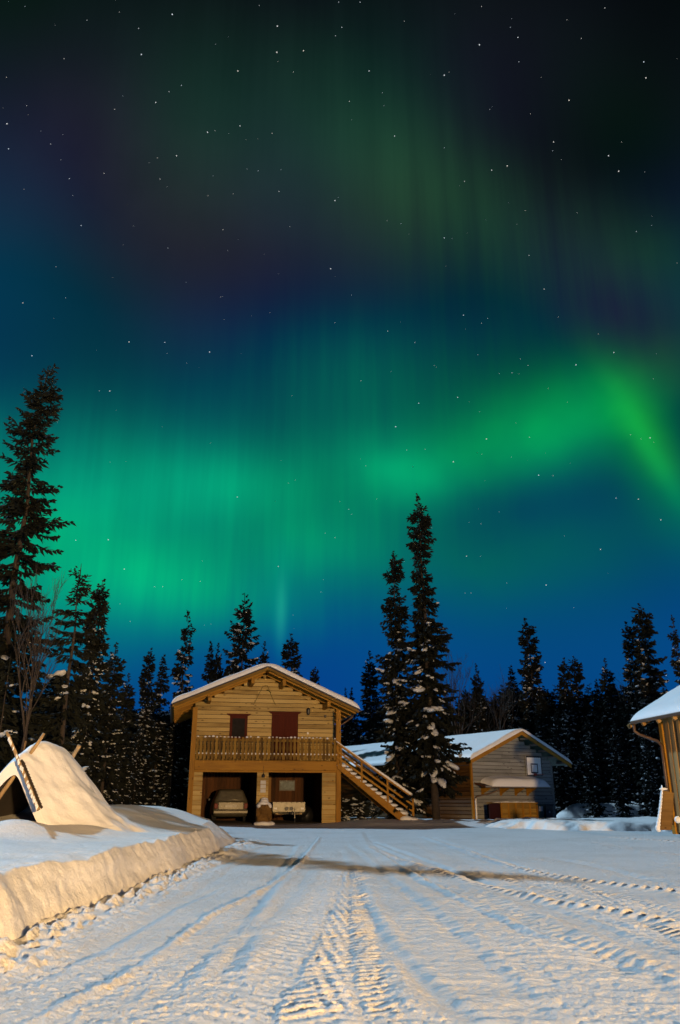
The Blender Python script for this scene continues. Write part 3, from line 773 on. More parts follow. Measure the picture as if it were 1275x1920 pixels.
# window
win = MB().box(WIN[0], WIN[0] + .12, VW - .06, VW - .005, WIN[2], WIN[3]).box(WIN[1] - .12, WIN[1], VW - .06, VW - .005, WIN[2], WIN[3]).box(WIN[0] + .12, WIN[1] - .12, VW - .06, VW - .005, WIN[3] - .12, WIN[3]).box(WIN[0] + .12, WIN[1] - .12, VW - .06, VW - .005, WIN[2], WIN[2] + .12).build('window', M['red'], house)
MB().box(WIN[0] + .12, WIN[1] - .12, VW - .035, VW - .02, WIN[2] + .12, WIN[3] - .12).build('pane', M['pane'], win)
def crown_board(mb, a, b, z):
    mb.prism([(a - .05, z), (b + .05, z), (b + .17, z + .09), (a - .17, z + .09)], lambda x, y, d: (x, d, y), VW - .11, VW - .03)
mb = MB(); crown_board(mb, WIN[0], WIN[1], WIN[3] + .002); mb.build('head_trim', M['red'], win)
door = MB().box(DOOR[0] + .09, (DOOR[0] + DOOR[1]) / 2 - .002, VW - .05, VW - .01, DOOR[2] + .01, DOOR[3] - .09).box((DOOR[0] + DOOR[1]) / 2 + .002, DOOR[1] - .09, VW - .05, VW - .01, DOOR[2] + .01, DOOR[3] - .09)
for k in range(1, 8):
    x = DOOR[0] + .09 + (DOOR[1] - DOOR[0] - .18) * k / 8 + .01; door.box(x - .008, x + .008, VW - .058, VW - .05, DOOR[2] + .05, DOOR[3] - .12)
door = door.build('door', M['red'], house)
MB().box(DOOR[0], DOOR[0] + .088, VW - .07, VW - .005, DOOR[2], DOOR[3]).box(DOOR[1] - .088, DOOR[1], VW - .07, VW - .005, DOOR[2], DOOR[3]).box(DOOR[0] + .088, DOOR[1] - .088, VW - .07, VW - .005, DOOR[3] - .088, DOOR[3]).build('frame', M['red'], door)
mb = MB(); crown_board(mb, DOOR[0], DOOR[1], DOOR[3] + .002); mb.build('head_trim', M['red'], door)
MB().tube([(4.40, VW - .07, 3.78), (4.40, VW - .12, 3.78), (4.52, VW - .12, 3.78)], .014, 8).build('handle', M['steel'], door)
# wall lantern, siren, socket, A-shaped cord
wl = MB().box(5.40, 5.48, VW - .06, VW - .03, 4.98, 5.22).build('wall_lamp', M['black'], house, bevel=.005)
MB().tube([(5.44, VW - .17, 4.92), (5.44, VW - .17, 4.98), (5.44, VW - .17, 5.14), (5.44, VW - .17, 5.20), (5.44, VW - .17, 5.28)], [.03, .075, .09, .10, .012], 8).tube([(5.44, VW - .06, 5.18), (5.44, VW - .12, 5.26), (5.44, VW - .17, 5.27)], .012, 6).build('lantern', M['black'], wl)
MB().tube([(6.30, VW - .03, 4.90), (6.30, VW - .09, 4.90)], [.07, .055], 14).build('siren', M['black'], house)
MB().box(5.40, 5.49, VW - .06, VW - .03, 4.03, 4.13).build('socket', M['white'], house, bevel=.008)
mb = MB(); y = VW - .05
mb.tube([(3.22, y, 6.30), (3.05, y, 5.96), (2.90, y, 5.62), (2.76, y, 5.36)], .013, 6)
mb.tube([(3.26, y, 6.30), (3.42, y, 6.30), (3.52, y, 6.08), (3.68, y, 5.70), (3.84, y, 5.38)], .013, 6)
mb.tube([(3.38, y, 6.09), (3.48, y, 6.08), (3.54, y, 6.02), (3.60, y, 5.96)], .028, 6)
mb.build('cord', M['cord'], house)
# three plates on the middle pillar, pendant lamp above
for k, (z, dz) in enumerate(((1.73, .155), (1.54, .165), (1.36, .155))):
    MB().box(3.15, 3.40, .10, .115, z, z + dz).build('sign_plate', M['sign'], house, bevel=.004)
MB().tube([(3.26, -.06, 2.52), (3.26, -.06, 2.18)], .008, 6).tube([(3.26, -.06, 2.18), (3.26, -.06, 2.12), (3.26, -.06, 2.02)], [.02, .075, .055], 12).build('pendant_lamp', M['black'], house)

# staircase
stair = MB()
SA, SB = (6.69, 2.56), (9.90, .22)       # centre line of the stringer, in u and z
dzdu = (SB[1] - SA[1]) / (SB[0] - SA[0])
def szc(u): return SA[1] + dzdu * (u - SA[0])
stair = bpy.data.objects.new('staircase', None); col.objects.link(stair); stair.parent = house
for v in (-.15, .85):
    MB().prism([(SA[0], szc(SA[0]) + .13), (SB[0], szc(SB[0]) + .13), (SB[0], szc(SB[0]) - .13), (SB[0] - .10, szc(SB[0]) - .2), (SA[0], szc(SA[0]) - .13)], lambda a, b, d: (a, d, b), v, v + .05).build('stringer', M['trim_h'], stair, bevel=.006)
n = 13
for k in range(n):
    u = SA[0] + .1 + (SB[0] - SA[0] - .1) * k / n; MB().box(u, u + .28, -.098, .848, szc(u) - .03, szc(u) + .012).build('tread', M['trim_h'], stair)
mb = MB(); ss = random.Random(8)
mb.bar((SA[0] + .1, .37, szc(SA[0] + .1) + .07), (SB[0] + .05, .37, szc(SB[0] + .05) + .07), .86, .10)
for k in range(n):
    u = SA[0] + .12 + (SB[0] - SA[0] - .1) * k / n
    for q in range(4): mb.ball((u + .14 + ss.uniform(-.03, .03), .02 + q * .25, szc(u) + .085), (.27, .19, .085 * ss.uniform(.9, 1.15)), 2, .05, rnd=ss)
for k in range(6): mb.ball((9.95 + k * .1, -.02 + .2 * (k % 3), .22 - .02 * k), (.34, .36, .14), 2, .05, rnd=ss)
mb.build('snow', M['snow'], stair, True)
def rail_z(u): return 3.56 + (1.14 - 3.56) * (u - 6.66) / (10.31 - 6.66)
for v in (-.20, .90):
    mb = MB()
    mb.bar((6.66, v, rail_z(6.66)), (10.33, v, rail_z(10.33)), .06, .10)
    for off in (.34, .62): mb.bar((6.66, v + .03, rail_z(6.66) - off), (10.31, v + .03, rail_z(10.31) - off), .035, .085)
    hr = mb.build('handrail', M['trim_h'], stair, bevel=.005)
    mb = MB()
    k = 0
    while k < 26:
        u = 6.72 + k * .142; t = .02 + .05 * min(1, (u - 6.6) / 3) * (1 if v < 0 else 1.6)
        mb.ball((u, v, rail_z(u) + .055 + t * .4), (.15, .055, t), 2, .03, Matrix.Rotation(math.atan(-(1.14 - 3.56) / (10.31 - 6.66)), 3, 'Y'), ss); k += 1
    mb.build('snow_cap', M['snow'], stair, True)
    for u in (6.86, 7.85, 9.08, 10.29):
        lo = szc(u) - (.16 if u < 10 else -.40)
        MB().box(u - .045, u + .045, v - .045 + .075, v + .015 + .075, min(lo, rail_z(u) - .75), rail_z(u) - .02).build('baluster_post', M['trim'], stair, bevel=.005)

# ------------------------------------------------------------------ things in the garage
def hw(u, v, z=0):                      # house frame to world
    return (h0[0] + u * math.cos(HA) - v * math.sin(HA), 38 + u * math.sin(HA) + v * math.cos(HA), z)
car = thing('parked_car', 'dusty pale estate car seen from behind in the left garage bay', 'car', hw(2.02, 2.7, .055), HA)
def loft(sections):
    """sections: (y, [(x, z) half outline from the bottom centre to the top centre])"""
    mb = MB(); rings = []
    for y, half in sections:
        ring = [(x, y, z) for x, z in half] + [(-x, y, z) for x, z in half[::-1]]
        rings.append(ring)
    n = len(rings[0]); vs = [p for r in rings for p in r]; fs = []
    for i in range(len(rings) - 1):
        for k in range(n): fs.append([i * n + k, i * n + (k + 1) % n, (i + 1) * n + (k + 1) % n, (i + 1) * n + k])
    fs.append(list(range(n))); fs.append([(len(rings) - 1) * n + k for k in range(n)])
    return mb.add(vs, fs)
def body_sec(y, w, zb, zt, tuck=.9):
    return (y, [(w * .5, zb), (w * .9, zb + .03), (w * .985, zb + .16), (w, zb + (zt - zb) * .45), (w * .99, zb + (zt - zb) * .7), (w * tuck + w * .03, zt - .03), (w * tuck - .02, zt), (w * .4, zt + .01)])
body = loft([body_sec(0, .70, .36, .86), body_sec(.05, .80, .28, .93), body_sec(.22, .86, .22, .97), body_sec(1.2, .875, .20, .98), body_sec(2.6, .875, .20, .97), body_sec(3.4, .86, .22, .92), body_sec(4.1, .80, .26, .80), body_sec(4.35, .66, .34, .66)]).build('body', M['car'], car, True)
def cab_sec(y, wb, wt, zb, zt): return (y, [(wb * .4, zb), (wb * .98, zb), (wb, zb + .03), (wb * .6 + wt * .4, zb + (zt - zb) * .4), (wt * 1.03, zt - .1), (wt * .95, zt - .03), (wt * .8, zt), (wt * .3, zt + .015)])
loft([cab_sec(.06, .78, .70, .92, 1.02), cab_sec(.30, .80, .60, .95, 1.44), cab_sec(.55, .80, .61, .95, 1.48), cab_sec(2.0, .80, .62, .95, 1.50), cab_sec(2.6, .80, .60, .95, 1.40), cab_sec(3.3, .78, .62, .92, 1.00)]).build('cabin', M['car'], car, True)
rg = MB().add([(-.62, .048, 1.02), (.62, .048, 1.02), (.53, .255, 1.38), (-.53, .255, 1.38), (-.62, .025, 1.03), (.62, .025, 1.03), (.53, .235, 1.39), (-.53, .235, 1.39)], [[0, 3, 2, 1], [4, 5, 6, 7], [0, 1, 5, 4], [1, 2, 6, 5], [2, 3, 7, 6], [3, 0, 4, 7]]).build('rear_window', M['car_glass'], car, bevel=.008)
tg = MB().box(-.60, .60, -.022, .02, .56, .90).build('tailgate', M['car'], car, bevel=.02)
MB().box(-.27, .27, -.034, -.023, .66, .78).build('number_plate', M['plate'], tg)
MB().bar((-.34, -.028, .64), (-.34, -.028, .82), .02, .03).bar((.34, -.028, .64), (.34, -.028, .82), .02, .03).bar((-.34, -.028, .63), (.34, -.028, .63), .02, .025).build('plate_recess', M['steel'], tg)
MB().box(-.84, .84, -.06, .10, .36, .54).build('bumper', M['car'], car, bevel=.04)
for s in (-1, 1):
    MB().box(min(s * .62, s * .80), max(s * .62, s * .80), -.01, .16, .60, .84).build('tail_light', M['tail'], car, bevel=.025)
    MB().box(min(s * .84, s * 1.0), max(s * .84, s * 1.0), 2.7, 2.85, .95, 1.09).build('mirror', M['black'], car, bevel=.03)
    for y in (.85, 3.45):
        w = MB().tube([(s * .86, y, .31), (s * .84, y, .31), (s * .66, y, .31), (s * .64, y, .31)], [.28, .31, .31, .28], 22).build('wheel', M['rubber'], car)
        MB().tube([(s * .865, y, .31), (s * .875, y, .31)], [.20, .17], 16).build('rim', M['steel'], w)

tr = thing('trailer', 'small galvanised box trailer with its drawbar towards the yard in the right garage bay', 'trailer', hw(4.60, .95, .055), HA)
pan = MB().box(-.76, .76, 0, .03, .50, .90).box(-.76, .76, -.014, -.001, .86, .90).box(-.76, .76, -.014, -.001, .50, .53).build('front_panel', M['steel'], tr, bevel=.004)
mb = MB()
for k in range(6): mb.tube([(-.60 + k * .24, -.015, .875), (-.60 + k * .24, -.03, .875)], .022, 8)
mb.build('rope_hook', M['black'], pan)
MB().box(-.76, -.73, .035, 2.1, .50, .90).box(.73, .76, .035, 2.1, .50, .90).box(-.73, .73, 2.07, 2.1, .50, .90).box(-.73, .73, .035, 2.07, .47, .50).build('box_sides', M['steel'], tr)
MB().bar((0, -1.15, .40), (0, .2, .44), .08, .08).bar((-.7, .3, .43), (0, -.55, .41), .05, .07).bar((.7, .3, .43), (0, -.55, .41), .05, .07).build('drawbar', M['steel'], tr)
MB().box(-.62, .62, .02, .08, .36, .43).build('cross_member', M['bronze'], tr)
for x in (-.12, .10): MB().tube([(x, -.03, .62), (x, -.16, .62)], [.07, .085], 12).build('knob', M['black'], tr)
jw = MB().tube([(.17, -.75, .68), (.17, -.75, .16)], .024, 8).build('jockey_stand', M['steel'], tr)
MB().tube([(.13, -.75, .10), (.15, -.75, .10), (.19, -.75, .10), (.21, -.75, .10)], [.08, .10, .10, .08], 14).build('wheel', M['rubber'], jw)
MB().box(-.05, .05, -1.28, -1.14, .36, .47).build('coupling', M['black'], tr, bevel=.02)
for s in (-1, 1):
    MB().tube([(s * .92, 1.2, .27), (s * .90, 1.2, .27), (s * .79, 1.2, .27), (s * .77, 1.2, .27)], [.24, .27, .27, .24], 20).build('wheel', M['rubber'], tr)
    mb = MB(); 
    mb.prism([(1.2 + .33 * math.cos(t), .27 + .33 * math.sin(t)) for t in np.linspace(0, math.pi, 9)] + [(1.2 + .31 * math.cos(t), .27 + .31 * math.sin(t)) for t in np.linspace(math.pi, 0, 9)], lambda a, b, d: (d, a, b), s * .775, s * .96); mb.build('mudguard', M['black'], tr)
    MB().box(min(s * .56, s * .70), max(s * .56, s * .70), -.03, -.015, .58, .66).build('reflector', M['white'], tr)

rs = random.Random(12)
tp = thing('covered_machine', 'low machine under a black tarp beside the trailer in the right garage bay', 'machine', hw(5.55, 2.3, .055), HA)
mb = MB()
for k in range(9): mb.ball((rs.uniform(-.25, .3), rs.uniform(-.2, 1.2), rs.uniform(.25, .5)), (.38, .5, rs.uniform(.35, .45)), 3, .03, rnd=rs)
mb.build('tarp', M['tarp'], tp, True)
pic = thing('framed_picture', 'wide blue grey picture in a dark frame at the back of the right bay', 'picture', hw(5.20, 6.38, 1.52), HA)
MB().box(-.42, .42, -.03, 0, 0, .06).box(-.42, .42, -.03, 0, .46, .52).box(-.42, -.36, -.03, 0, .06, .46).box(.36, .42, -.03, 0, .06, .46).build('frame', M['black'], pic)
MB().box(-.36, .36, -.018, -.004, .06, .46).build('print', M['picture'], pic)

# snow capped stump leaning against the pillar
st = thing('wood_stump', 'rough brown upright stump with a tall cap of snow before the middle garage pillar', 'stump', hw(3.30, -.35, 0), HA)
mb = MB(); NS, NZ = 30, 14
P = np.zeros((NZ, NS + 1, 3))
for i in range(NZ):
    t = i / (NZ - 1); z = .08 + t * .78
    for k in range(NS + 1):
        a = 2 * math.pi * k / NS; rr = .335 * (1 - .12 * abs(t - .4)) * (1 + .10 * math.sin(a * 5 + t * 6) + .06 * rs.uniform(-1, 1)) * math.sqrt(max(.02, 1 - max(0, (t - .75) / .25) ** 2 * .8))
        P[i, k] = (rr * math.cos(a), rr * .9 * math.sin(a), z)
P[:, NS] = P[:, 0]
mb.grid(P); mb.ball((0, 0, .78), (.25, .22, .10), 2, .1, rnd=rs); mb.build('wood', M['log'], st)
mb = MB()
for (x, y, z, a, b, c) in ((0, .05, .90, .27, .26, .10), (.02, .12, .99, .19, .18, .11), (.03, .2, 1.06, .17, .14, .10), (-.24, -.05, .80, .10, .18, .10), (.25, 0, .78, .10, .2, .14), (0, -.25, .05, .38, .16, .10), (-.25, -.1, .04, .2, .2, .1), (.3, -.1, .05, .2, .22, .1)):
    mb.ball((x, y, z), (a, b, c), 3, .06, rnd=rs)
mb.build('snow_cap', M['snow'], st, True)

# ================================================================== SHED (long low building)
SAng = R(32); s0 = at_depth(888, 1543, 41)
SX, SY = s0[0], 41.0
shed = thing('shed', 'long low grey timber shed with snowy roof behind the two tall spruces', 'shed', (SX, SY, 0), SAng)
SW, SR, SD = 5.5, 2.95, 19.0
sul, sur = -.50, 6.30
def sroof(u): return 4.36 - (4.36 - 2.90) * (SR - u) / (SR - sul) if u < SR else 4.36 - (4.36 - 2.84) * (u - SR) / (sur - SR)
mb = MB(); siding(mb, .09, SW - .07, .05, 4.4, 0, bh=.175, limit=lambda u: sroof(u) - .14); mb.build('gable_wall', M['grey_siding'], shed)
mb = MB(); siding(mb, .02, SD, .05, 2.95, .03, axis='v', bh=.175, thick=.03); mb.build('side_wall', M['brown_siding'], shed)
mb = MB(); siding(mb, .02, SD, .05, 2.95, SW - .03, axis='v', bh=.175, thick=-.03); mb.build('side_wall', M['brown_siding'], shed)
mb = MB(); mb.prism([(.04, 0), (SW - .04, 0), (SW - .04, 2.9), (SR, 4.2), (.04, 2.9)], lambda a, b, d: (a, d, b), SD, SD + .1); mb.prism([(.05, 0), (SW - .05, 0), (SW - .05, 2.85), (SR, 4.1), (.05, 2.85)], lambda a, b, d: (a, d, b), .01, .06); mb.build('end_wall', M['dark'], shed)
for uu in (-.02, SW - .07): MB().box(uu, uu + .10, -.045, .07, 0, 2.86).build('corner_board', M['trim'] if uu < 1 else M['grey_siding'], shed, bevel=.005)
mb = MB(); sv0, sv1 = -.62, SD + .5
mb.prism([(sul, sroof(sul)), (SR, 4.36), (SR, 4.28), (sul, sroof(sul) - .08)], lambda a, b, d: (a, d, b), sv0, sv1)
mb.prism([(SR + .001, 4.36), (sur, sroof(sur)), (sur, sroof(sur) - .08), (SR + .001, 4.28)], lambda a, b, d: (a, d, b), sv0, sv1)
sroof_o = mb.build('roof', M['green_roof'], shed)
roof_snow(sroof_o, sul - .08, sur + .08, sroof, SR, sv0 - .08, sv1 + .05, .22, 231, 80, 150)
mb = MB()
for (a, b) in ((sul - .02, SR), (SR, sur + .02)):
    mb.prism([(a, sroof(a) - .01), (b, sroof(b) - .01), (b, sroof(b) - .20), (a, sroof(a) - .20)], lambda x, z, d: (x, d, z), sv0 - .035, sv0 - .002)
mb.build('bargeboard', M['trim_h'], sroof_o)
mb = MB()
for k in range(5): 
    u = SR + .5 + k * .62; mb.bar((u, sv0 + .02, sroof(u) - .13), (u, .0, sroof(u) - .13), .07, .10)
    u = SR - .5 - k * .62; mb.bar((u, sv0 + .02, sroof(u) - .13), (u, .0, sroof(u) - .13), .07, .10)
mb.build('roof_battens', M['grey_siding'], sroof_o)
# canopy with brackets and a deep pillow of snow
mb = MB(); mb.add([(.15, -.03, 1.84), (4.35, -.03, 1.84), (4.35, -.80, 1.66), (.15, -.80, 1.66), (.15, -.03, 1.78), (4.35, -.03, 1.78), (4.35, -.80, 1.60), (.15, -.80, 1.60)], [[0, 1, 2, 3], [4, 7, 6, 5], [0, 4, 5, 1], [1, 5, 6, 2], [2, 6, 7, 3], [3, 7, 4, 0]])
can = mb.build('canopy', M['inner'], shed)
U, V = np.meshgrid(np.linspace(0, 1, 70), np.linspace(0, 1, 24))
e = lambda d, w: np.sqrt(np.clip(1 - (1 - np.clip(d / w, 0, 1)) ** 2, 0, 1))
uu, vv = .55 + U * 3.88, -.03 - V * .85
H = .34 * e(U * 3.88, .9) * e((1 - U) * 3.88, .5) * e((1 - V) * .85, .22) * e(V * .85 + .1, .1) * (1 + .2 * fbm(uu, vv, 7, 2))
link('snow_layer', grid_mesh('snow_layer', np.stack([uu, vv, 1.848 - V * .185 + H], -1), M['snow']), can)
mb = MB(); mb.bar((.16, -.82, 1.655), (4.36, -.82, 1.655), .03, .07); mb.build('edge_trim', M['steel'], can)
for u in (.55, 1.75, 2.75, 3.55):
    MB().prism([(-.04, 1.76), (-.66, 1.60), (-.60, 1.55), (-.16, 1.36), (-.04, 1.24)], lambda a, b, d: (d, a, b), u, u + .12).build('bracket', M['trim'], can, bevel=.005)
MB().tube([(.98, -.86, 1.64), (.98, -.86, 1.50), (.70, -.60, 1.36), (.12, -.14, 1.20), (.10, -.12, 1.12)], .035, 8).build('swan_neck', M['gutter'], shed, True)
MB().tube([(.10, -.13, 1.12), (.10, -.13, .05)], .045, 12).build('downpipe', M['pipe_sheen'], shed, True)
# basketball board
bb = thing('basketball_hoop', 'white basketball backboard with black square and red hoop on the shed gable', 'basketball hoop', (SX + 3.58 * math.cos(SAng), SY + 3.62 * math.sin(SAng), 2.20), SAng)
BDV = -.16
brd = MB().box(0, .98, BDV, BDV + .03, 0, .86).build('backboard', M['white'], bb, bevel=.004)
mb = MB(); z = BDV - .004
def frame2(mb, x0, x1, z0, z1, t, y): mb.box(x0, x1, y, y + .003, z0, z0 + t).box(x0, x1, y, y + .003, z1 - t, z1).box(x0, x0 + t, y, y + .003, z0 + t, z1 - t).box(x1 - t, x1, y, y + .003, z0 + t, z1 - t)
frame2(mb, 0, .98, 0, .86, .05, z); frame2(mb, .28, .72, .13, .55, .05, z); mb.build('board_lines', M['black'], brd)
mb = MB(); pts = [(.5 + .22 * math.cos(t), BDV - .30 + .22 * math.sin(t), .07) for t in np.linspace(0, 2 * math.pi, 25)]; mb.tube(pts, .013, 6); mb.box(.43, .57, BDV - .09, BDV - .005, .02, .12); mb.build('rim', M['hoop'], bb)
MB().box(.3, .36, BDV + .03, .12, .1, .7).box(.62, .68, BDV + .03, .12, .1, .7).build('mount', M['black'], bb)
bb.scale = (1.12, 1, 1.12)
# waste enclosure and bin
def sw(u, v, z=0): return (SX + u * math.cos(SAng) - v * math.sin(SAng), SY + u * math.sin(SAng) + v * math.cos(SAng), z)
en = thing('bin_shelter', 'ochre wooden bin shelter with upright battens below the shed canopy', 'bin shelter', sw(.85, -1.0, 0), SAng)
mb = MB(); z = .02
while z < .86: mb.box(.03, 2.42, .0, .025, z, z + .082); z += .09
for v in np.arange(.03, .9, .09):
    pass
mb.build('front_boards', M['bin_wood'], en)
mb = MB()
for k in range(6): mb.box(.0 + k * .47, .09 + k * .47, -.03, -.002, .0, .90)
mb.build('battens', M['trim'], en, bevel=.004)
MB().box(.02, .05, .03, .95, .02, .86).build('side_panel', M['maroon'], en); MB().box(2.40, 2.43, .03, .95, .02, .86).build('side_panel', M['bin_wood'], en)
MB().box(-.02, 2.47, -.04, .96, .905, .935).build('lid', M['bin_wood'], en, bevel=.004)
mb = MB()
for k in range(14): mb.ball((.05 + k * .18, .3 + .1 * (k % 3), .945), (.16, .3, .03 + .01 * (k % 4)), 2, .05, rnd=rs)
mb.build('snow_cap', M['snow'], en, True)
MB().box(-.72, -.05, -.02, .02, .02, .88).build('side_gate', M['maroon'], en, bevel=.004)
for k, (u, lab) in enumerate(((3.48, 'dark green wheeled bin with a pale sticker, next to the ochre bin shelter'), (4.08, 'blackish wheeled bin right of the dark green one by the shed wall'))):
    b = thing('wheeled_bin', lab, 'bin', sw(u, -.75, .03), SAng, 'wheeled bins by the shed')
    m_ = M['bin_green'] if k == 0 else M['black']
    bo = MB().add([(-.22, -.22, .06), (.22, -.22, .06), (.22, .22, .06), (-.22, .22, .06), (-.28, -.28, .78), (.28, -.28, .78), (.28, .28, .78), (-.28, .28, .78)], [[0, 3, 2, 1], [4, 5, 6, 7], [0, 1, 5, 4], [1, 2, 6, 5], [2, 3, 7, 6], [3, 0, 4, 7]]).build('body', m_, b, bevel=.02)
    MB().box(-.30, .30, -.31, .30, .785, .83).build('lid', m_, b, bevel=.015)
    for s in (-1, 1): MB().tube([(s * .24, .24, .09), (s * .29, .24, .09)], .09, 12).build('wheel', M['rubber'], b)
    if k == 0: MB().add([(-.13, -.272, .50), (.12, -.272, .50), (.12, -.292, .72), (-.13, -.292, .72), (-.13, -.262, .50), (.12, -.262, .50), (.12, -.282, .72), (-.13, -.282, .72)], [[0, 1, 2, 3], [7, 6, 5, 4], [0, 4, 5, 1], [1, 5, 6, 2], [2, 6, 7, 3], [3, 7, 4, 0]]).build('sticker', M['label'], bo)
    else: MB().tube([(-.02, -.275, .46), (-.02, -.285, .46)], .05, 10).build('sticker', M['label'], bo)

# ================================================================== BARN at the right edge
BA = math.atan2(-.991, .131)            # its long wall runs towards the yard
c0 = at_depth(1250, 1440, 25)
barn = thing('barn', 'dark old barn with upright boards and thick roof snow at the right edge', 'barn', (c0[0], 25, 0), BA)
# local x runs along the long wall towards the viewer, local y points into the barn
BL, BD, BH = 3.2, 6.0, 3.68
mb = MB(); x = .16; br = random.Random(4)
while x < BL:
    w_ = br.uniform(.13, .20); t = br.choice((.02, .045)); mb.box(x, x + w_ - .006, -t, 0, .15, BH); x += w_
mb.build('long_wall', M['barn'], barn)
MB().box(-.03, .15, -.075, .16, .1, BH).build('corner_post', M['trim'], barn, bevel=.006)
mb = MB(); y = .17
while y < BD:
    w_ = br.uniform(.13, .20); mb.box(.0, .03, y, y + w_ - .006, .15, BH + min(y, BD - y) * .5); y += w_
mb.build('end_wall', M['barn'], barn)
MB().box(.04, BL, .01, .08, .1, BH).box(.04, BL, BD - .1, BD, .1, BH).build('inner_wall', M['dark'], barn)
mb = MB(); y = .02
while y < BD - .1:
    w_ = br.uniform(.13, .20); mb.box(BL, BL + .03, y, y + w_ - .006, .12, BH + min(y, BD - y) * .5); y += w_
mb.build('end_wall', M['barn'], barn)
OV, RO = .62, .50                       # eave and gable overhang
slope = .56
mb = MB()
def bro(y): return BH + .02 + (y + 0) * slope if y < BD / 2 else BH + .02 + (BD - y) * slope
mb.prism([(-OV, bro(-OV)), (BD / 2, bro(BD / 2 - 1e-6)), (BD + OV, bro(BD + OV)), (BD + OV, bro(BD + OV) - .1), (BD / 2, bro(BD / 2 - 1e-6) - .1), (-OV, bro(-OV) - .1)], lambda a, b, d: (d, a, b), -RO, BL + .6)
broof = mb.build('roof', M['roofing'], barn)
o = roof_snow(broof, -OV - .08, BD + OV + .08, bro, BD / 2, -RO - .06, BL + .6, .15, 251, 60, 80)
me = o.data; cs = np.zeros(len(me.vertices) * 3); me.vertices.foreach_get('co', cs); cs = cs.reshape(-1, 3)[:, [1, 0, 2]]; me.vertices.foreach_set('co', cs.ravel()); me.flip_normals()
MB().tube([(-.45, -OV - .02, bro(-OV) - .10), (-.45, -OV - .02, bro(-OV) - .34), (-.40, -OV + .10, bro(-OV) - .44), (-.05, -.14, bro(-OV) - .66), (.10, -.12, bro(-OV) - .80), (.10, -.12, .35)], .045, 10).build('downpipe', M['gutter'], barn, True)
MB().bar((-RO, -OV - .06, bro(-OV) - .08), (BL + .6, -OV - .06, bro(-OV) - .08), .10, .09).build('gutter', M['gutter'], barn, bevel=.02)
mb = MB()
for k in range(9): mb.bar((-.9 + k * .9, -OV + .02, bro(-OV) - .17), (-.9 + k * .9, .3, bro(.3) - .17), .08, .12)
mb.build('rafters', M['barn'], broof)

lp = at_depth(1238, 1545, 22.6)
sl = thing('log_post', 'short tilted sawn log post half buried in snow in front of the barn', 'post', (lp[0] + .1, 22.6, .42), R(-6)); sl.scale = (.80, .80, .90)
mb = MB(); NS, NZ = 20, 12
P = np.zeros((NZ, NS + 1, 3))
for i in range(NZ):
    t = i / (NZ - 1); z = -.15 + t * 1.10
    for k in range(NS + 1):
        a = 2 * math.pi * k / NS; ca, sa = math.cos(a), math.sin(a)
        rx = .215 * (1 - .10 * t); ry = .13
        rr = (abs(ca) ** 4 + abs(sa) ** 4) ** -.25 * (1 + .03 * math.sin(a * 3 + t * 9))
        P[i, k] = (rx * rr * ca + .26 * t, ry * rr * sa, z - (.10 * (ca * .5 + .5) if i == NZ - 1 else 0))
mb.grid(P); mb.add([tuple(P[-1, k]) for k in range(NS)], [list(range(NS))]); mb.build('wood', M['log'], sl)
mb = MB()
for k in range(12):
    t = k / 11; mb.ball((-.20 + .26 * t + .02 * t, -.01, -.1 + t * 1.08), (.028 + .07 * (1 - t) ** 3, .10, .11), 3, .06, rnd=rs)
mb.ball((.12, 0, .98), (.14, .14, .04), 2, .05, rnd=rs)
mb.build('snow_cap', M['snow'], sl, True)
p = at_depth(1271, 1537, 24.3)
o = MB().ball((0, 0, 0), (.10, .09, .10), 2, .06, rnd=rs).build('snowball', M['snow'], None, True); o.location = (p[0], 24.3, p[2]); tag(o, 'round lump of snow at the foot of the old barn wall', 'snowball')

# ================================================================== SNOW COVERED LEAN-TO (left)
hut = thing('snow_covered_hut', 'low A-frame hut buried in snow with crossed poles on the left bank', 'hut', (0, 0, 0))
A0 = np.array([-5.16, 13.35]); A1 = np.array([-4.98, 15.5])
ax = (A1 - A0); LEN = np.hypot(*ax); ax = ax / LEN; lat = np.array([ax[1], -ax[0]])
def hut_shell(scale, dz, seed, n=70, m=121, noise_amp=.04):
    P = np.zeros((n, m, 3))
    T = np.linspace(0, 1.22, n)
    S = np.linspace(-1, 1, m)
    S = np.sign(S) * np.abs(S) ** 1.1 * (1.45 if scale == 1 else 1)
    for i, t in enumerate(T):
        if scale < 1 and t > .95: t = .95
        apex = np.interp(t, [0, .1, .35, .7, .9, 1.05, 1.22], [1.62, 1.76, 1.93, 1.92, 1.74, 1.30, .55])
        hl, hr_ = np.interp(t, [0, .4, 1, 1.22], [.95, 1.5, 1.4, 1.0]), np.interp(t, [0, .15, .45, 1, 1.22], [.66, .95, 1.42, 1.40, 1.0])
        base = .50
        for j, s in enumerate(S):
            base = .50 - .25 * max(0, abs(s) - 1.0)
            half = (hr_ if s > 0 else hl) * scale
            w = s * half
            r_ = math.sqrt(s * s + .02) - .1414
            f = (math.log1p(math.exp((1 - r_ / .8686) * 7)) / 7) ** 1.1
            z = base + (apex * (1 if scale == 1 else .93) + dz - base) * f
            P[i, j] = (*(A0 + ax * (t * LEN) + lat * w), z)
    if noise_amp:
        k = noise_amp * (fbm(P[..., 0] * 1.2, P[..., 1] * 1.2 + P[..., 2], seed, 3) * 2.6 + fbm(P[..., 0] * 5, P[..., 1] * 5 + P[..., 2] * 3, seed + 5, 3))
        P[..., 2] += k; P[..., 0] += k * .6
    return P
SH = hut_shell(1, 0, 301, noise_amp=.055); IN = hut_shell(.86, -.12, 302, noise_amp=0)
link('snow_cover', grid_mesh('snow_cover', SH, M['snow']), hut)
link('shade_lining', grid_mesh('shade_lining', IN[:56], M['dark']), hut)  # near-black lining stands in for the shade inside the open hut
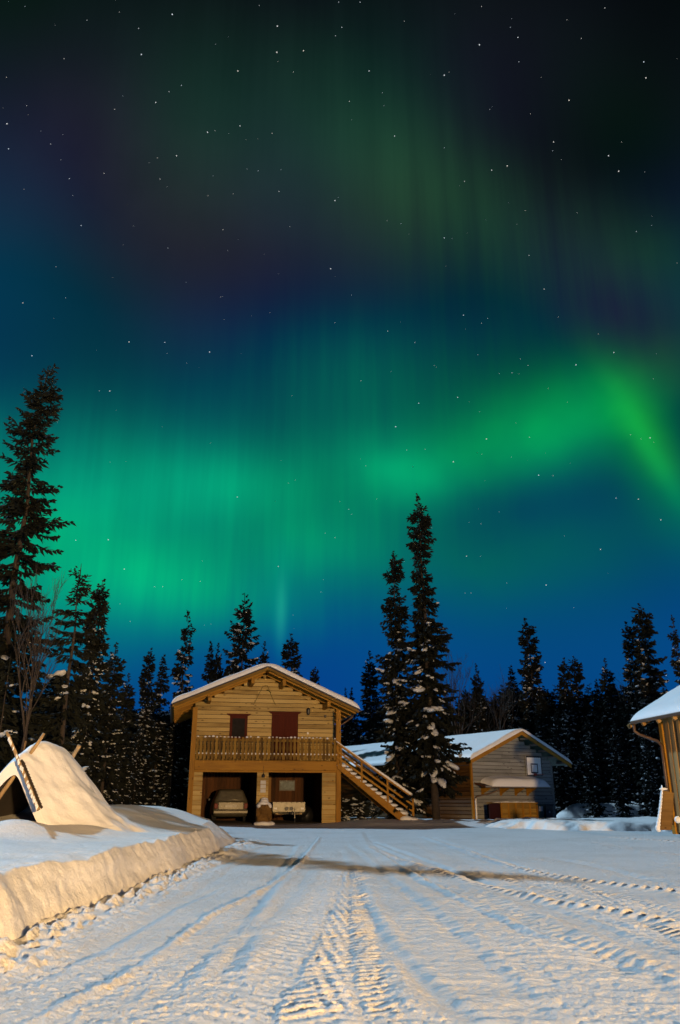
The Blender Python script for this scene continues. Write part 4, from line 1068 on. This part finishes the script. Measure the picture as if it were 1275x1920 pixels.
# snow lip that closes the gap between cover and lining at the open front
link('front_lip', grid_mesh('front_lip', np.stack([SH[0], IN[0]], 0), M['snow']), hut)
pr = random.Random(9)
def pole(p, q, r0, r1, name='pole'):
    p, q = Vector(p), Vector(q); pts, rr = [], []
    for k in range(13):
        t = k / 12; c = p.lerp(q, t); c += Vector((pr.uniform(-1, 1), pr.uniform(-1, 1), pr.uniform(-1, 1))) * .006
        pts.append(c); rr.append((r0 + (r1 - r0) * t) * (1 + pr.uniform(-.06, .06)))
    return MB().tube(pts, rr, 10).build(name, M['pole'], hut, True)
def P3(px, py, Y): return Vector(at_depth(px, py, Y))
pa0, pa1 = P3(72, 1518, 12.95), P3(13, 1372, 13.25)
pole(pa0, pa1, .031, .024)
mb = MB()
for k in range(40):
    t = pr.random() ** 1.2; c = pa0.lerp(pa1, t)
    mb.ball(c + Vector((-.006 + pr.uniform(-.010, .010), -.022, .012)), (.018 * pr.uniform(.5, 1.3), .014, .045), 1, .2, rnd=pr)
mb.build('snow_crust', M['snow'], hut, True)
mb = MB()
for k in range(16):
    t = .02 + .55 * k / 15; c = pa0.lerp(pa1, t) + Vector((.055, .03, .0)); d = (pa1 - pa0).normalized()
    mb.bar(c, c + d * .075 + Vector((-.022, 0, 0)), .022, .035)
mb.build('lashing', M['bark'], hut)
pb0, pb1 = P3(-30, 1535, 13.1), P3(83, 1376, 13.9)
pole(pb0, pb1, .034, .027)
mb = MB()
for k in range(12):
    t = .12 + .5 * k / 11; c = pb0.lerp(pb1, t) + Vector((-.05, .03, .03)); d = (pb1 - pb0).normalized()
    mb.bar(c, c + d * .08 + Vector((-.02, 0, .015)), .022, .035)
mb.build('lashing', M['bark'], hut)
pole(P3(110, 1462, 16.0), P3(149, 1398, 15.6), .042, .036)
pole(P3(140, 1470, 15.9), P3(95, 1400, 15.9), .04, .036)

# ================================================================== TREES
def spruce(seed, H, prof, whorl=.30, nbr=7, dens=24, tw=.40, bw=.085, snow_p=.35, snow_s=1.0, clear=.06, trunk_r=None, gap=0.0, sub=1, snow_top=.75, droop=1.0, twist=0.0):
    rd = random.Random(seed)
    trunk, crown, snow = MB(), MB(), MB()
    tr_ = trunk_r or H * .0105
    pts = [(.02 * H * twist * math.sin(k * 1.3 + seed) * k / 10, .02 * H * twist * math.cos(k * 1.7 + seed) * k / 10, H * k / 12 - (.5 if k == 0 else 0)) for k in range(13)]
    trunk.tube(pts, [max(.012, tr_ * (1 - k / 12.3)) for k in range(13)], 8)
    def axis(z):
        t = max(0, min(11.999, z / H * 12)); i = int(t); f = t - i
        return Vector(pts[i]).lerp(Vector(pts[i + 1]), f) if i else Vector((pts[1][0] * f, pts[1][1] * f, z))
    fr, rv = [p[0] for p in prof], [p[1] for p in prof]
    z = H * clear
    # leader shoot
    top = axis(H)
    crown.tube([top - Vector((0, 0, .5)), top + Vector((0, 0, .12))], [.03, .008], 4)
    while z < H - .08:
        frac = 1 - z / H
        rad = float(np.interp(frac, fr, rv))
        for b in range(nbr if frac > .06 else 4):
            if rd.random() < gap: continue
            a = rd.uniform(0, 2 * math.pi)
            L = rad * rd.choice((.55, .75, .9, 1.0, 1.15)) * rd.uniform(.85, 1.1)
            if L < .06: L = .06
            zz = z + rd.uniform(-.9, .9) * whorl
            p0 = math.radians(np.interp(frac, [0, .05, .2, .5, 1], [42, 25, -5, -22, -30]) + rd.uniform(-16, 16)) * (1 if frac < .1 else droop)
            base = axis(zz); base.z = zz
            ca, sa = math.cos(a), math.sin(a)
            nodes = []
            for k in range(5):
                t = k / 4
                hz = L * t * math.cos(p0 * .8); vz = L * (math.sin(p0) * t + .16 * t ** 3)
                nodes.append(base + Vector((ca * hz, sa * hz, vz)))
            if L > .3: crown.tube([nodes[0], nodes[2], nodes[4]], [.018 + .008 * L, .013, .004], 3)
            nt_ = max(5, int(L * dens))
            for q in range(nt_):
                t = (q + rd.random()) / nt_
                t = .06 + .94 * t
                i = min(3, int(t * 4)); f = t * 4 - i
                c = nodes[i].lerp(nodes[i + 1], f); d = (nodes[i + 1] - nodes[i]).normalized()
                side = Vector((-sa, ca, 0)) * (1 if q % 2 else -1)
                k = rd.uniform(.25, 1.1)
                dr = (d * rd.uniform(.5, 1.0) + side * k + Vector((0, 0, rd.uniform(-1.15, .15)))).normalized()
                ln = tw * rd.uniform(.6, 1.2) * (.62 + .5 * math.sin(min(1, t * 1.15) * math.pi) ) * (1 if L > .45 else max(.4, L / .45))
                w = bw * rd.uniform(.7, 1.25) * (1 if L > .45 else .75)
                sd = dr.cross(Vector((rd.uniform(-1, 1), rd.uniform(-1, 1), rd.uniform(-.3, 1)))).normalized() * w
                m_ = c + dr * ln * .45
                kx = len(crown.v)
                crown.v.extend([tuple(c), tuple(m_ + sd), tuple(c + dr * ln), tuple(m_ - sd)]); crown.f.append([kx, kx + 1, kx + 2, kx + 3])
            sp = snow_p * float(np.interp(frac, [0, 1 - snow_top, 1 - snow_top + .2, 1], [0, .02, 1, 1]))
            if rd.random() < sp and L > .28:
                t0 = rd.uniform(.35, .7); big_ = rd.choice((.5, .7, .8, 1.0, 1.35))
                for q in range(rd.choice((2, 3, 4))):
                    t = min(1, t0 + q * .10 / max(.5, L)); i = min(3, int(t * 4)); f = t * 4 - i
                    c = nodes[i].lerp(nodes[i + 1], f); d = (nodes[i + 1] - nodes[i]).normalized()
                    sx = (.75 + .6 * frac) * snow_s * big_ * rd.uniform(.06, .10)
                    yv = Vector((0, 0, 1)).cross(d).normalized()
                    mt = Matrix((d, yv, d.cross(yv).normalized())).transposed()
                    off = yv * rd.uniform(-.10, .10) * big_ + Vector((0, 0, rd.uniform(-.05, .04)))
                    snow.ball(c + off, (sx * 1.45, sx * rd.uniform(.7, 1.1), sx * rd.uniform(.35, .6)), sub, .30 if sub == 1 else .16, mt, rd)
        z += whorl * rd.uniform(.7, 1.3) * (1 if frac > .15 else .7)
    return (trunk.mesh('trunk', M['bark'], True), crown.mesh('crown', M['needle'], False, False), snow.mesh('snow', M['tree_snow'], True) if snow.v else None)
def plant_tree(meshes, label, loc, scale=(1, 1, 1), rz=0, name='spruce_tree', group=None, cat='tree', tilt=(0, 0)):
    r = thing(name, label, cat, loc, rz, group); r.scale = scale; r.rotation_euler = (tilt[0], tilt[1], rz)
    for nm, me in zip(('trunk', 'crown', 'snow'), meshes):
        if me: link(nm, me, r)
    return r
CONE = [(0, .05), (.05, .26), (.15, .55), (.3, .85), (.5, 1.1), (.75, 1.3), (.95, 1.35), (1, 1.0)]
COLU = [(0, .06), (.06, .42), (.14, .55), (.3, .68), (.5, .9), (.8, 1.15), (1, 1.0)]
TUFT = [(0, .10), (.05, .45), (.12, .62), (.20, .55), (.32, .85), (.5, .95), (.8, 1.2), (1, 1.0)]
SLIM = [(0, .04), (.06, .22), (.15, .40), (.3, .58), (.5, .75), (.8, .95), (1, .8)]
VAR = [spruce(11, 12, CONE, snow_p=.85, snow_top=.85), spruce(12, 12, COLU, whorl=.27, snow_p=.8, snow_top=.85, twist=.3), spruce(13, 12, TUFT, whorl=.29, gap=.12, snow_p=.85, snow_top=.85),
       spruce(14, 12, SLIM, whorl=.26, snow_p=.75, snow_top=.85, gap=.05), spruce(15, 12, [(a, b * 1.25) for a, b in CONE], whorl=.34, gap=.12, snow_p=.95, snow_top=.95, dens=20),
       spruce(16, 12, [(0, .05), (.08, .38), (.16, .30), (.25, .62), (.36, .5), (.5, 1.0), (.8, 1.2), (1, .9)], whorl=.28, gap=.15, snow_p=.8, snow_top=.85, twist=.4)]
GRP = 'spruces of the forest edge'
# photo x and y of the tip, distance, variant, width factor, label
TREES = [
    (190, 1092, 27, 1, .80, 'dense dark spruce just right of the scrawny spruce behind the hut'),
    (217, 1212, 29, 0, .95, 'shorter snow flecked spruce touching the right side of the dense dark spruce'),
    (241, 1268, 33, 0, .85, 'small spruce at the right foot of the left spruce clump'),
    (281, 1219, 46, 1, .95, 'left one of two spruces with a gap of sky between them left of the house'),
    (307, 1229, 47, 3, 1.1, 'right one of two spruces with a gap of sky between them left of the house'),
    (352, 1150, 50, 5, 1.0, 'tall ragged spruce above the left eave of the house'),
    (396, 1204, 56, 3, .9, 'thin crooked spruce left in the pair behind the left roof slope'),
    (409, 1210, 55, 0, .8, 'pointed spruce right in the pair behind the left roof slope'),
    (459, 1115, 53, 4, 1.05, 'tallest spruce rising behind the left slope of the house roof'),
    (496, 1207, 58, 0, .8, 'small spruce tip showing just above the house ridge'),
    (547, 1193, 54, 1, 1.15, 'stout blunt topped spruce behind the right slope of the house roof'),
    (590, 1254, 60, 2, .75, 'little spruce tip peeping over the right slope of the house roof'),
    (648, 1293, 62, 0, .8, 'left one of two small spruces just past the right eave of the house'),
    (659, 1291, 63, 3, .9, 'right one of two small spruces just past the right eave of the house'),
    (693, 1226, 57, 0, 1.05, 'pointed conical spruce in the gap between house and the tall pair'),
    (893, 1249, 62, 0, .85, 'slim spruce between the two bare trees above the shed'),
    (872, 1290, 66, 1, .8, 'short spruce behind the crown of the large bare tree'),
    (912, 1325, 64, 0, .8, 'low spruce just above the shed roof snow'),
    (957, 1249, 63, 3, 1.15, 'slim spruce above the shed ridge, right of the small bare tree'),
    (988, 1164, 58, 1, 1.12, 'tall columnar spruce rising behind the right half of the shed'),
    (1012, 1290, 55, 0, 1.0, 'short spruce close against the tall columnar one behind the shed'),
    (1055, 1237, 55, 1, .95, 'left one of twin spruces right of the shed roof'),
    (1078, 1235, 56, 2, .95, 'right one of twin spruces right of the shed roof'),
    (1117, 1275, 58, 3, 1.0, 'thin low spruce between the twin spruces and a broader one'),
    (1134, 1240, 53, 0, 1.0, 'broad pointed spruce midway between shed and barn'),
    (1163, 1300, 55, 0, .9, 'short spruce right of the broad pointed one near the barn'),
    (1177, 1170, 48, 1, 1.0, 'left one of two high spruces above the eave of the barn'),
    (1202, 1138, 46, 2, 1.1, 'right and higher one of two high spruces above the eave of the barn'),
    (1222, 1262, 48, 0, .9, 'lower spruce half hidden by the snowy barn roof'),
    (1261, 1160, 40, 5, .85, 'spruce with a scraggy top above the barn roof at the right edge'),
    (1040, 1330, 50, 4, .8, 'snow laden spruce beside the right eave of the shed'),
    (1100, 1345, 47, 4, .85, 'low snow laden spruce in front of the twin spruces'),
    (1150, 1352, 44, 4, .8, 'bushy snow covered spruce behind the blue snow heap'),
    (1205, 1350, 41, 4, .75, 'bushy snow covered spruce left of the barn corner post'),
    (330, 1330, 46, 4, .8, 'low snow laden spruce against the left corner of the house'),
    (262, 1360, 40, 4, .75, 'low snow laden spruce at the left end of the bank'),
    (176, 1310, 30, 4, .7, 'broad snow patched spruce behind the dense dark spruce trunk'),
    (215, 1370, 31, 4, .7, 'low spruce with round snow clumps behind the bank'),
]
tr_r = random.Random(77)
def spot(px, py, Y):
    p = at_depth(px, py, Y); return p[0], p[2]
for (px, py, Y, v, wf, lab) in TREES:
    x, ztop = spot(px, py, Y); s = (ztop + .2) / 12
    plant_tree(VAR[v], lab, (x, Y, -.2), (s * wf * .94 if s > .7 else s * wf * 1.2, s * wf * .94 if s > .7 else s * wf * 1.2, s), tr_r.uniform(0, 6.28), group=GRP)
# the tall gappy spruce at the left edge
x, zt = spot(84, 692, 23)
big = spruce(21, zt, [(0, .10), (.03, .42), (.10, .58), (.17, .85), (.20, .70), (.26, .78), (.33, .85), (.36, 1.2), (.46, 1.3), (.52, 1.0), (.56, 1.5), (.7, 1.7), (.9, 1.9), (1, 1.5)], whorl=.24, nbr=7, dens=36, tw=.30, bw=.045, snow_p=.3, snow_s=1.1, gap=.20, clear=.08, trunk_r=.19, sub=2, snow_top=.48, twist=.25)
plant_tree(big, 'very tall gappy spruce towering at the left edge over the hut', (x, 23, 0), (1, 1, 1), 2.2)
x, zt = spot(152, 1064, 22.5)
scr = spruce(22, zt, [(0, .03), (.03, .16), (.08, .38), (.14, .42), (.25, .62), (.4, .8), (.6, 1.0), (.85, 1.2), (1, 1.0)], whorl=.27, nbr=7, dens=34, tw=.27, bw=.042, snow_p=.20, snow_s=1.3, gap=.16, clear=.12, trunk_r=.11, sub=2, snow_top=.75, twist=.2)
plant_tree(scr, 'scrawny open topped spruce with snow clumps behind the hut', (x, 22.5, 0))
x, zt = spot(20, 1230, 21)
lowl = spruce(26, zt, [(0, .1), (.1, .5), (.3, .9), (.6, 1.3), (1, 1.3)], whorl=.28, nbr=7, dens=34, tw=.30, bw=.045, snow_p=.28, snow_s=1.0, gap=.1, sub=2, snow_top=.95)
plant_tree(lowl, 'low snow clumped spruce under the towering one at the left edge', (x, 21, 0))
x, zt = spot(112, 1265, 25)
plant_tree(lowl, 'mid sized snow clumped spruce behind the leaning bare birch', (x, 25, 0), (.9, .9, zt / (spot(20, 1230, 21)[1])), 2.5)
# the central tall pair
x, zt = spot(776, 932, 40); zt += .0
p1 = spruce(23, zt, [(0, .04), (.04, .22), (.09, .50), (.13, .62), (.18, .66), (.225, .34), (.25, .30), (.28, .62), (.34, .60), (.39, .95), (.46, 1.15), (.50, 1.35), (.6, 1.45), (.72, 1.55), (.85, 1.75), (.93, 1.5), (1, .6)], whorl=.24, nbr=8, dens=28, tw=.36, bw=.065, snow_p=.42, snow_s=1.35, gap=.10, clear=.13, trunk_r=.20, sub=2, snow_top=.62, droop=1.35, twist=.12)
plant_tree(p1, 'tallest spruce in the middle, right one of the tall pair beside the stairs', (x + .55, 40, 0), (1, 1, 1), .8, tilt=(0, R(-1.9)))
x, zt = spot(738, 1037, 41)
p2 = spruce(24, zt, [(0, .04), (.05, .42), (.10, .48), (.14, .26), (.17, .28), (.20, .72), (.27, .68), (.34, .55), (.40, .95), (.5, 1.0), (.6, 1.15), (.75, 1.5), (.88, 1.8), (.95, 1.5), (1, 1.0)], whorl=.24, nbr=8, dens=28, tw=.36, bw=.065, snow_p=.42, snow_s=1.35, gap=.08, clear=.07, trunk_r=.17, sub=2, snow_top=.72, droop=1.35, twist=.12)
plant_tree(p2, 'shorter left one of the tall spruce pair beside the stairs', (x, 41, 0), (1, 1, 1), 4.1)
# saplings under the stairs
sap = spruce(25, 1.6, [(0, .03), (.2, .2), (.5, .34), (1, .5)], whorl=.13, nbr=6, dens=34, tw=.14, bw=.03, snow_p=.9, snow_s=.55, sub=2, snow_top=1, clear=.05, trunk_r=.02)
for (u, v, s, lab) in ((7.15, 1.6, 1.05, 'snow laden sapling under the top of the staircase by the house corner'), (8.05, 1.3, .85, 'snow laden sapling under the middle of the staircase'), (8.9, 1.9, .6, 'smallest snow laden sapling under the lower end of the staircase')):
    p = hw(u, v); plant_tree(sap, lab, (p[0], p[1], .1), (s * 1.2, s * 1.2, s), u, 'spruce_sapling', 'saplings under the stairs', 'sapling')

# bare trees
def bare_tree(seed, H, lean, spread, r0, levels=5):
    rd = random.Random(seed); trunk, crown = MB(), MB()
    def grow(p, d, L, r, lev, mb):
        pts, rr = [p], [r]; q = p; dd = d.copy()
        for k in range(3):
            dd = (dd + Vector((rd.uniform(-1, 1), rd.uniform(-1, 1), rd.uniform(-.5, .9))) * .14).normalized()
            q = q + dd * L / 3; pts.append(q); rr.append(r * (1 - .17 * (k + 1)))
        mb.tube(pts, rr, 6 if lev < 2 else 4 if lev < 4 else 3)
        if lev >= levels: return
        n = 3 if lev == 0 else rd.choice((2, 3, 3, 4))
        for k in range(n):
            t = rd.uniform(.35, 1.0) if k else 1.0
            i = min(2, int(t * 3)); b = pts[i].lerp(pts[i + 1], t * 3 - i)
            nd = (dd + Vector((rd.uniform(-1, 1), rd.uniform(-1, 1), rd.uniform(-.1, .75))) * spread).normalized()
            grow(b, nd, L * rd.uniform(.5, .78), r * .52 * rd.uniform(.75, 1.1) + .0015, lev + 1, crown)
    # stem
    pts = [Vector((lean[0] * H * t, lean[1] * H * t, H * .42 * t / .42 * .42 - (.3 if t == 0 else 0))) for t in (0, .15, .3, .42)]
    pts = [Vector((lean[0] * H * t + .05 * math.sin(t * 20), lean[1] * H * t, H * t - (.3 if t == 0 else 0))) for t in (0, .12, .25, .38)]
    trunk.tube(pts, [r0, r0 * .92, r0 * .82, r0 * .72], 8)
    for k in range(4):
        grow(pts[3] if k < 2 else pts[2].lerp(pts[3], .5), (Vector((lean[0], lean[1], 1)) + Vector((rd.uniform(-1, 1), rd.uniform(-1, 1), 0)) * spread * .7).normalized(), H * .30 * rd.uniform(.75, 1), r0 * .55, 1, crown)
    return (trunk.mesh('trunk', M['birch'], True), crown.mesh('crown', M['twig'], True), None)
p = at_depth(60, 1400, 20.5); x, zt = spot(122, 1100, 20.5)
plant_tree(bare_tree(31, zt, ((x - p[0]) / zt * .9, 0), .30, .065, 5), 'leaning bare birch with a lit trunk behind the hut', (p[0] - .35, 20.5, 0), name='birch_tree')
x, zt = spot(850, 1222, 55)
bt = bare_tree(32, zt, (.01, 0), .62, .14, 6)
plant_tree(bt, 'large bare tree with a wide twiggy crown right of the tall pair', (x, 55, 0), (1, 1, 1), 1.0, 'birch_tree')
x, zt = spot(930, 1280, 60)
plant_tree(bare_tree(33, zt, (-.02, 0), .6, .11, 5), 'small bare tree above the middle of the shed roof', (x, 60, 0), name='birch_tree')
x, zt = spot(1163, 1275, 57)
plant_tree(bare_tree(34, zt, (.02, 0), .5, .10, 5), 'thin bare tree between the spruces left of the barn', (x, 57, 0), name='birch_tree')

# far wood behind: one mass of trees
def forest(name, spots):
    V, Fc = [], []; k = 0
    base = []
    for v in (0, 1, 4):
        me = VAR[v][1]; c = np.zeros(len(me.vertices) * 3); me.vertices.foreach_get('co', c); c = c.reshape(-1, 3)
        fi = np.zeros(len(me.loops), dtype=np.int64); me.loops.foreach_get('vertex_index', fi)
        ls = np.zeros(len(me.polygons), dtype=np.int64); me.polygons.foreach_get('loop_start', ls); lt = np.zeros(len(me.polygons), dtype=np.int64); me.polygons.foreach_get('loop_total', lt)
        q = ls[lt == 4]; quads = np.stack([fi[q], fi[q + 1], fi[q + 2], fi[q + 3]], -1)
        base.append((c, quads))
    rd = random.Random(99)
    for (x, y, h, w) in spots:
        c, quads = base[rd.randrange(3)]; a = rd.uniform(0, 6.28); s = h / 12
        R2 = np.array([[math.cos(a), -math.sin(a)], [math.sin(a), math.cos(a)]])
        p = c.copy(); p[:, :2] = (p[:, :2] @ R2.T) * s * w; p[:, 2] *= s; p += (x, y, -.2)
        V.append(p); Fc.append(quads + k); k += len(p)
    V = np.concatenate(V); Q = np.concatenate(Fc)
    me = bpy.data.meshes.new(name); me.vertices.add(len(V)); me.vertices.foreach_set('co', V.astype(np.float32).ravel())
    me.loops.add(Q.size); me.loops.foreach_set('vertex_index', Q.ravel().astype(np.int32)); me.polygons.add(len(Q))
    me.polygons.foreach_set('loop_start', (np.arange(len(Q)) * 4).astype(np.int32)); me.polygons.foreach_set('loop_total', np.full(len(Q), 4, dtype=np.int32))
    me.update(calc_edges=True); me.materials.append(M['needle'])
    return link(name, me)
fr_ = random.Random(55); spots = []
for px in np.arange(-60, 1340, 11):
    for row in range(2):
        Y = (34 if px < 200 else 50 if px < 340 else 66) + row * 7 + fr_.uniform(-2, 2)
        if px > 1000: Y = 60 + row * 6 + fr_.uniform(-2, 2)
        py = (1345 if px < 700 else 1322 if px < 880 else 1302) + fr_.uniform(-24, 28) if px > 330 else 1330 + fr_.uniform(-25, 30)
        if px < 200: py = 1290 + fr_.uniform(-30, 40)
        p = at_depth(px + fr_.uniform(-6, 6), py, Y); spots.append((p[0], Y, p[2], 1.25))
o = forest('dense_forest', spots); tag(o, 'dense dark spruce wood closing the yard behind the single trees', 'forest', kind='stuff')

# ================================================================== STARS
star_m, t, b = new_mat('starlight')
t.nodes.remove(b); em = N(t, 'ShaderNodeEmission'); isl = N(t, 'ShaderNodeNewGeometry').outputs['Random Per Island']
t.links.new(cramp(t, isl, [(0, (.7, .85, 1)), (.6, (1, 1, 1)), (1, (1, .9, .75))]), em.inputs['Color']); em.inputs['Strength'].default_value = .9
t.links.new(em.outputs[0], [n for n in t.nodes if n.type == 'OUTPUT_MATERIAL'][0].inputs[0])
BRIGHT = [(520, 49), (519, 98), (569, 95), (692, 133), (692, 133), (1067, 188), (1207, 116), (1211, 146), (450, 236), (389, 248), (740, 255), (323, 27), (265, 102), (292, 192), (446, 133), (13, 232), (16, 279), (331, 292), (628, 376), (922, 319), (951, 311), (1141, 292), (1160, 321), (1038, 266), (152, 423), (620, 504), (620, 504), (833, 446), (1020, 542), (43, 568), (242, 641), (309, 642), (393, 660), (60, 667), (869, 591), (1151, 661), (858, 745), (742, 800), (1080, 684), (785, 756), (912, 823), (1219, 821), (850, 866), (1010, 891), (1155, 934), (1197, 936), (1239, 975), (1126, 1030), (1024, 1097), (142, 1013), (203, 1012), (233, 1067), (522, 1062), (206, 733), (445, 932), (875, 1043), (1249, 1266), (1022, 1242), (971, 70), (899, 84), (833, 141)]
FAINT = [(403, 245), (260, 53), (404, 83), (295, 296), (523, 359), (418, 431), (543, 425), (752, 419), (315, 465), (427, 470), (992, 479), (1082, 399), (659, 553), (903, 606), (628, 605), (727, 621), (1122, 626), (778, 642), (1193, 434), (957, 51), (973, 116), (903, 12), (1134, 15), (641, 51), (629, 67), (985, 395), (871, 340), (833, 277), (414, 557), (677, 714), (976, 673), (990, 685), (960, 699), (973, 701), (1225, 710), (899, 772), (993, 820), (1202, 823), (1226, 829), (959, 857), (763, 844), (797, 842), (686, 873), (1037, 892), (902, 982), (1058, 1005), (901, 1043), (883, 1112), (872, 1112), (950, 1093), (637, 940), (654, 955), (610, 1000), (628, 1008), (290, 1100), (305, 1100), (341, 1087), (376, 1090), (602, 1110), (186, 733), (95, 270), (195, 325), (300, 336), (390, 367), (437, 363), (484, 320), (105, 500), (45, 355), (130, 335), (1015, 145), (1090, 72), (1063, 37), (635, 4), (675, 4), (758, 40), (720, 198), (655, 190), (510, 250), (550, 135), (340, 160), (317, 172), (215, 205), (120, 110), (50, 198), (12, 145), (163, 38)]
sr = random.Random(6)
sm = MB()
def star(px, py, r):
    d = ray(px, py); d = Vector(d).normalized(); sm.ball(Vector(EYE) + d * 6000, (r, r, r), 1)
for p in BRIGHT: star(*p, sr.uniform(2.8, 4.0))
for p in FAINT: star(*p, sr.uniform(1.5, 2.3))
for _ in range(260): star(sr.uniform(-300, 1575), sr.uniform(-250, 1180), sr.uniform(.7, 1.6))
o = sm.build('stars', star_m, None, fix=False); tag(o, 'small white stars scattered over the aurora sky', 'stars', kind='stuff')

# ================================================================== ASSUMED YARD LAMP (unseen, behind the viewer, added to throw the warm light)
yl = thing('assumed_street_lamp', 'assumed sodium lamp on an added pole, unseen behind the viewer, warm orange light', 'assumed street lamp', (LAMP_POS[0], LAMP_POS[1] - .6, 0))
MB().tube([(0, 0, -.2), (0, 0, LAMP_POS[2] + .3), (0, .25, LAMP_POS[2] + .5), (0, .7, LAMP_POS[2] + .5)], [.07, .05, .045, .04], 10).build('pole', M['steel'], yl, True)  # pole and head are added to carry the assumed light
MB().prism([(-.2, 0), (.2, 0), (.12, .14), (-.12, .14)], lambda a, b, d: (a, d, b + LAMP_POS[2] + .42), .5, 1.1).build('assumed_lamp_head', M['black'], yl)
ld = bpy.data.lights.new('assumed_lamp_light', 'POINT'); ld.energy = LAMP_POWER; ld.color = LAMP_COL; ld.shadow_soft_size = .45
lo = bpy.data.objects.new('assumed_lamp_light', ld); col.objects.link(lo); lo.parent = yl; lo.location = (0, .9, LAMP_POS[2] + .2)
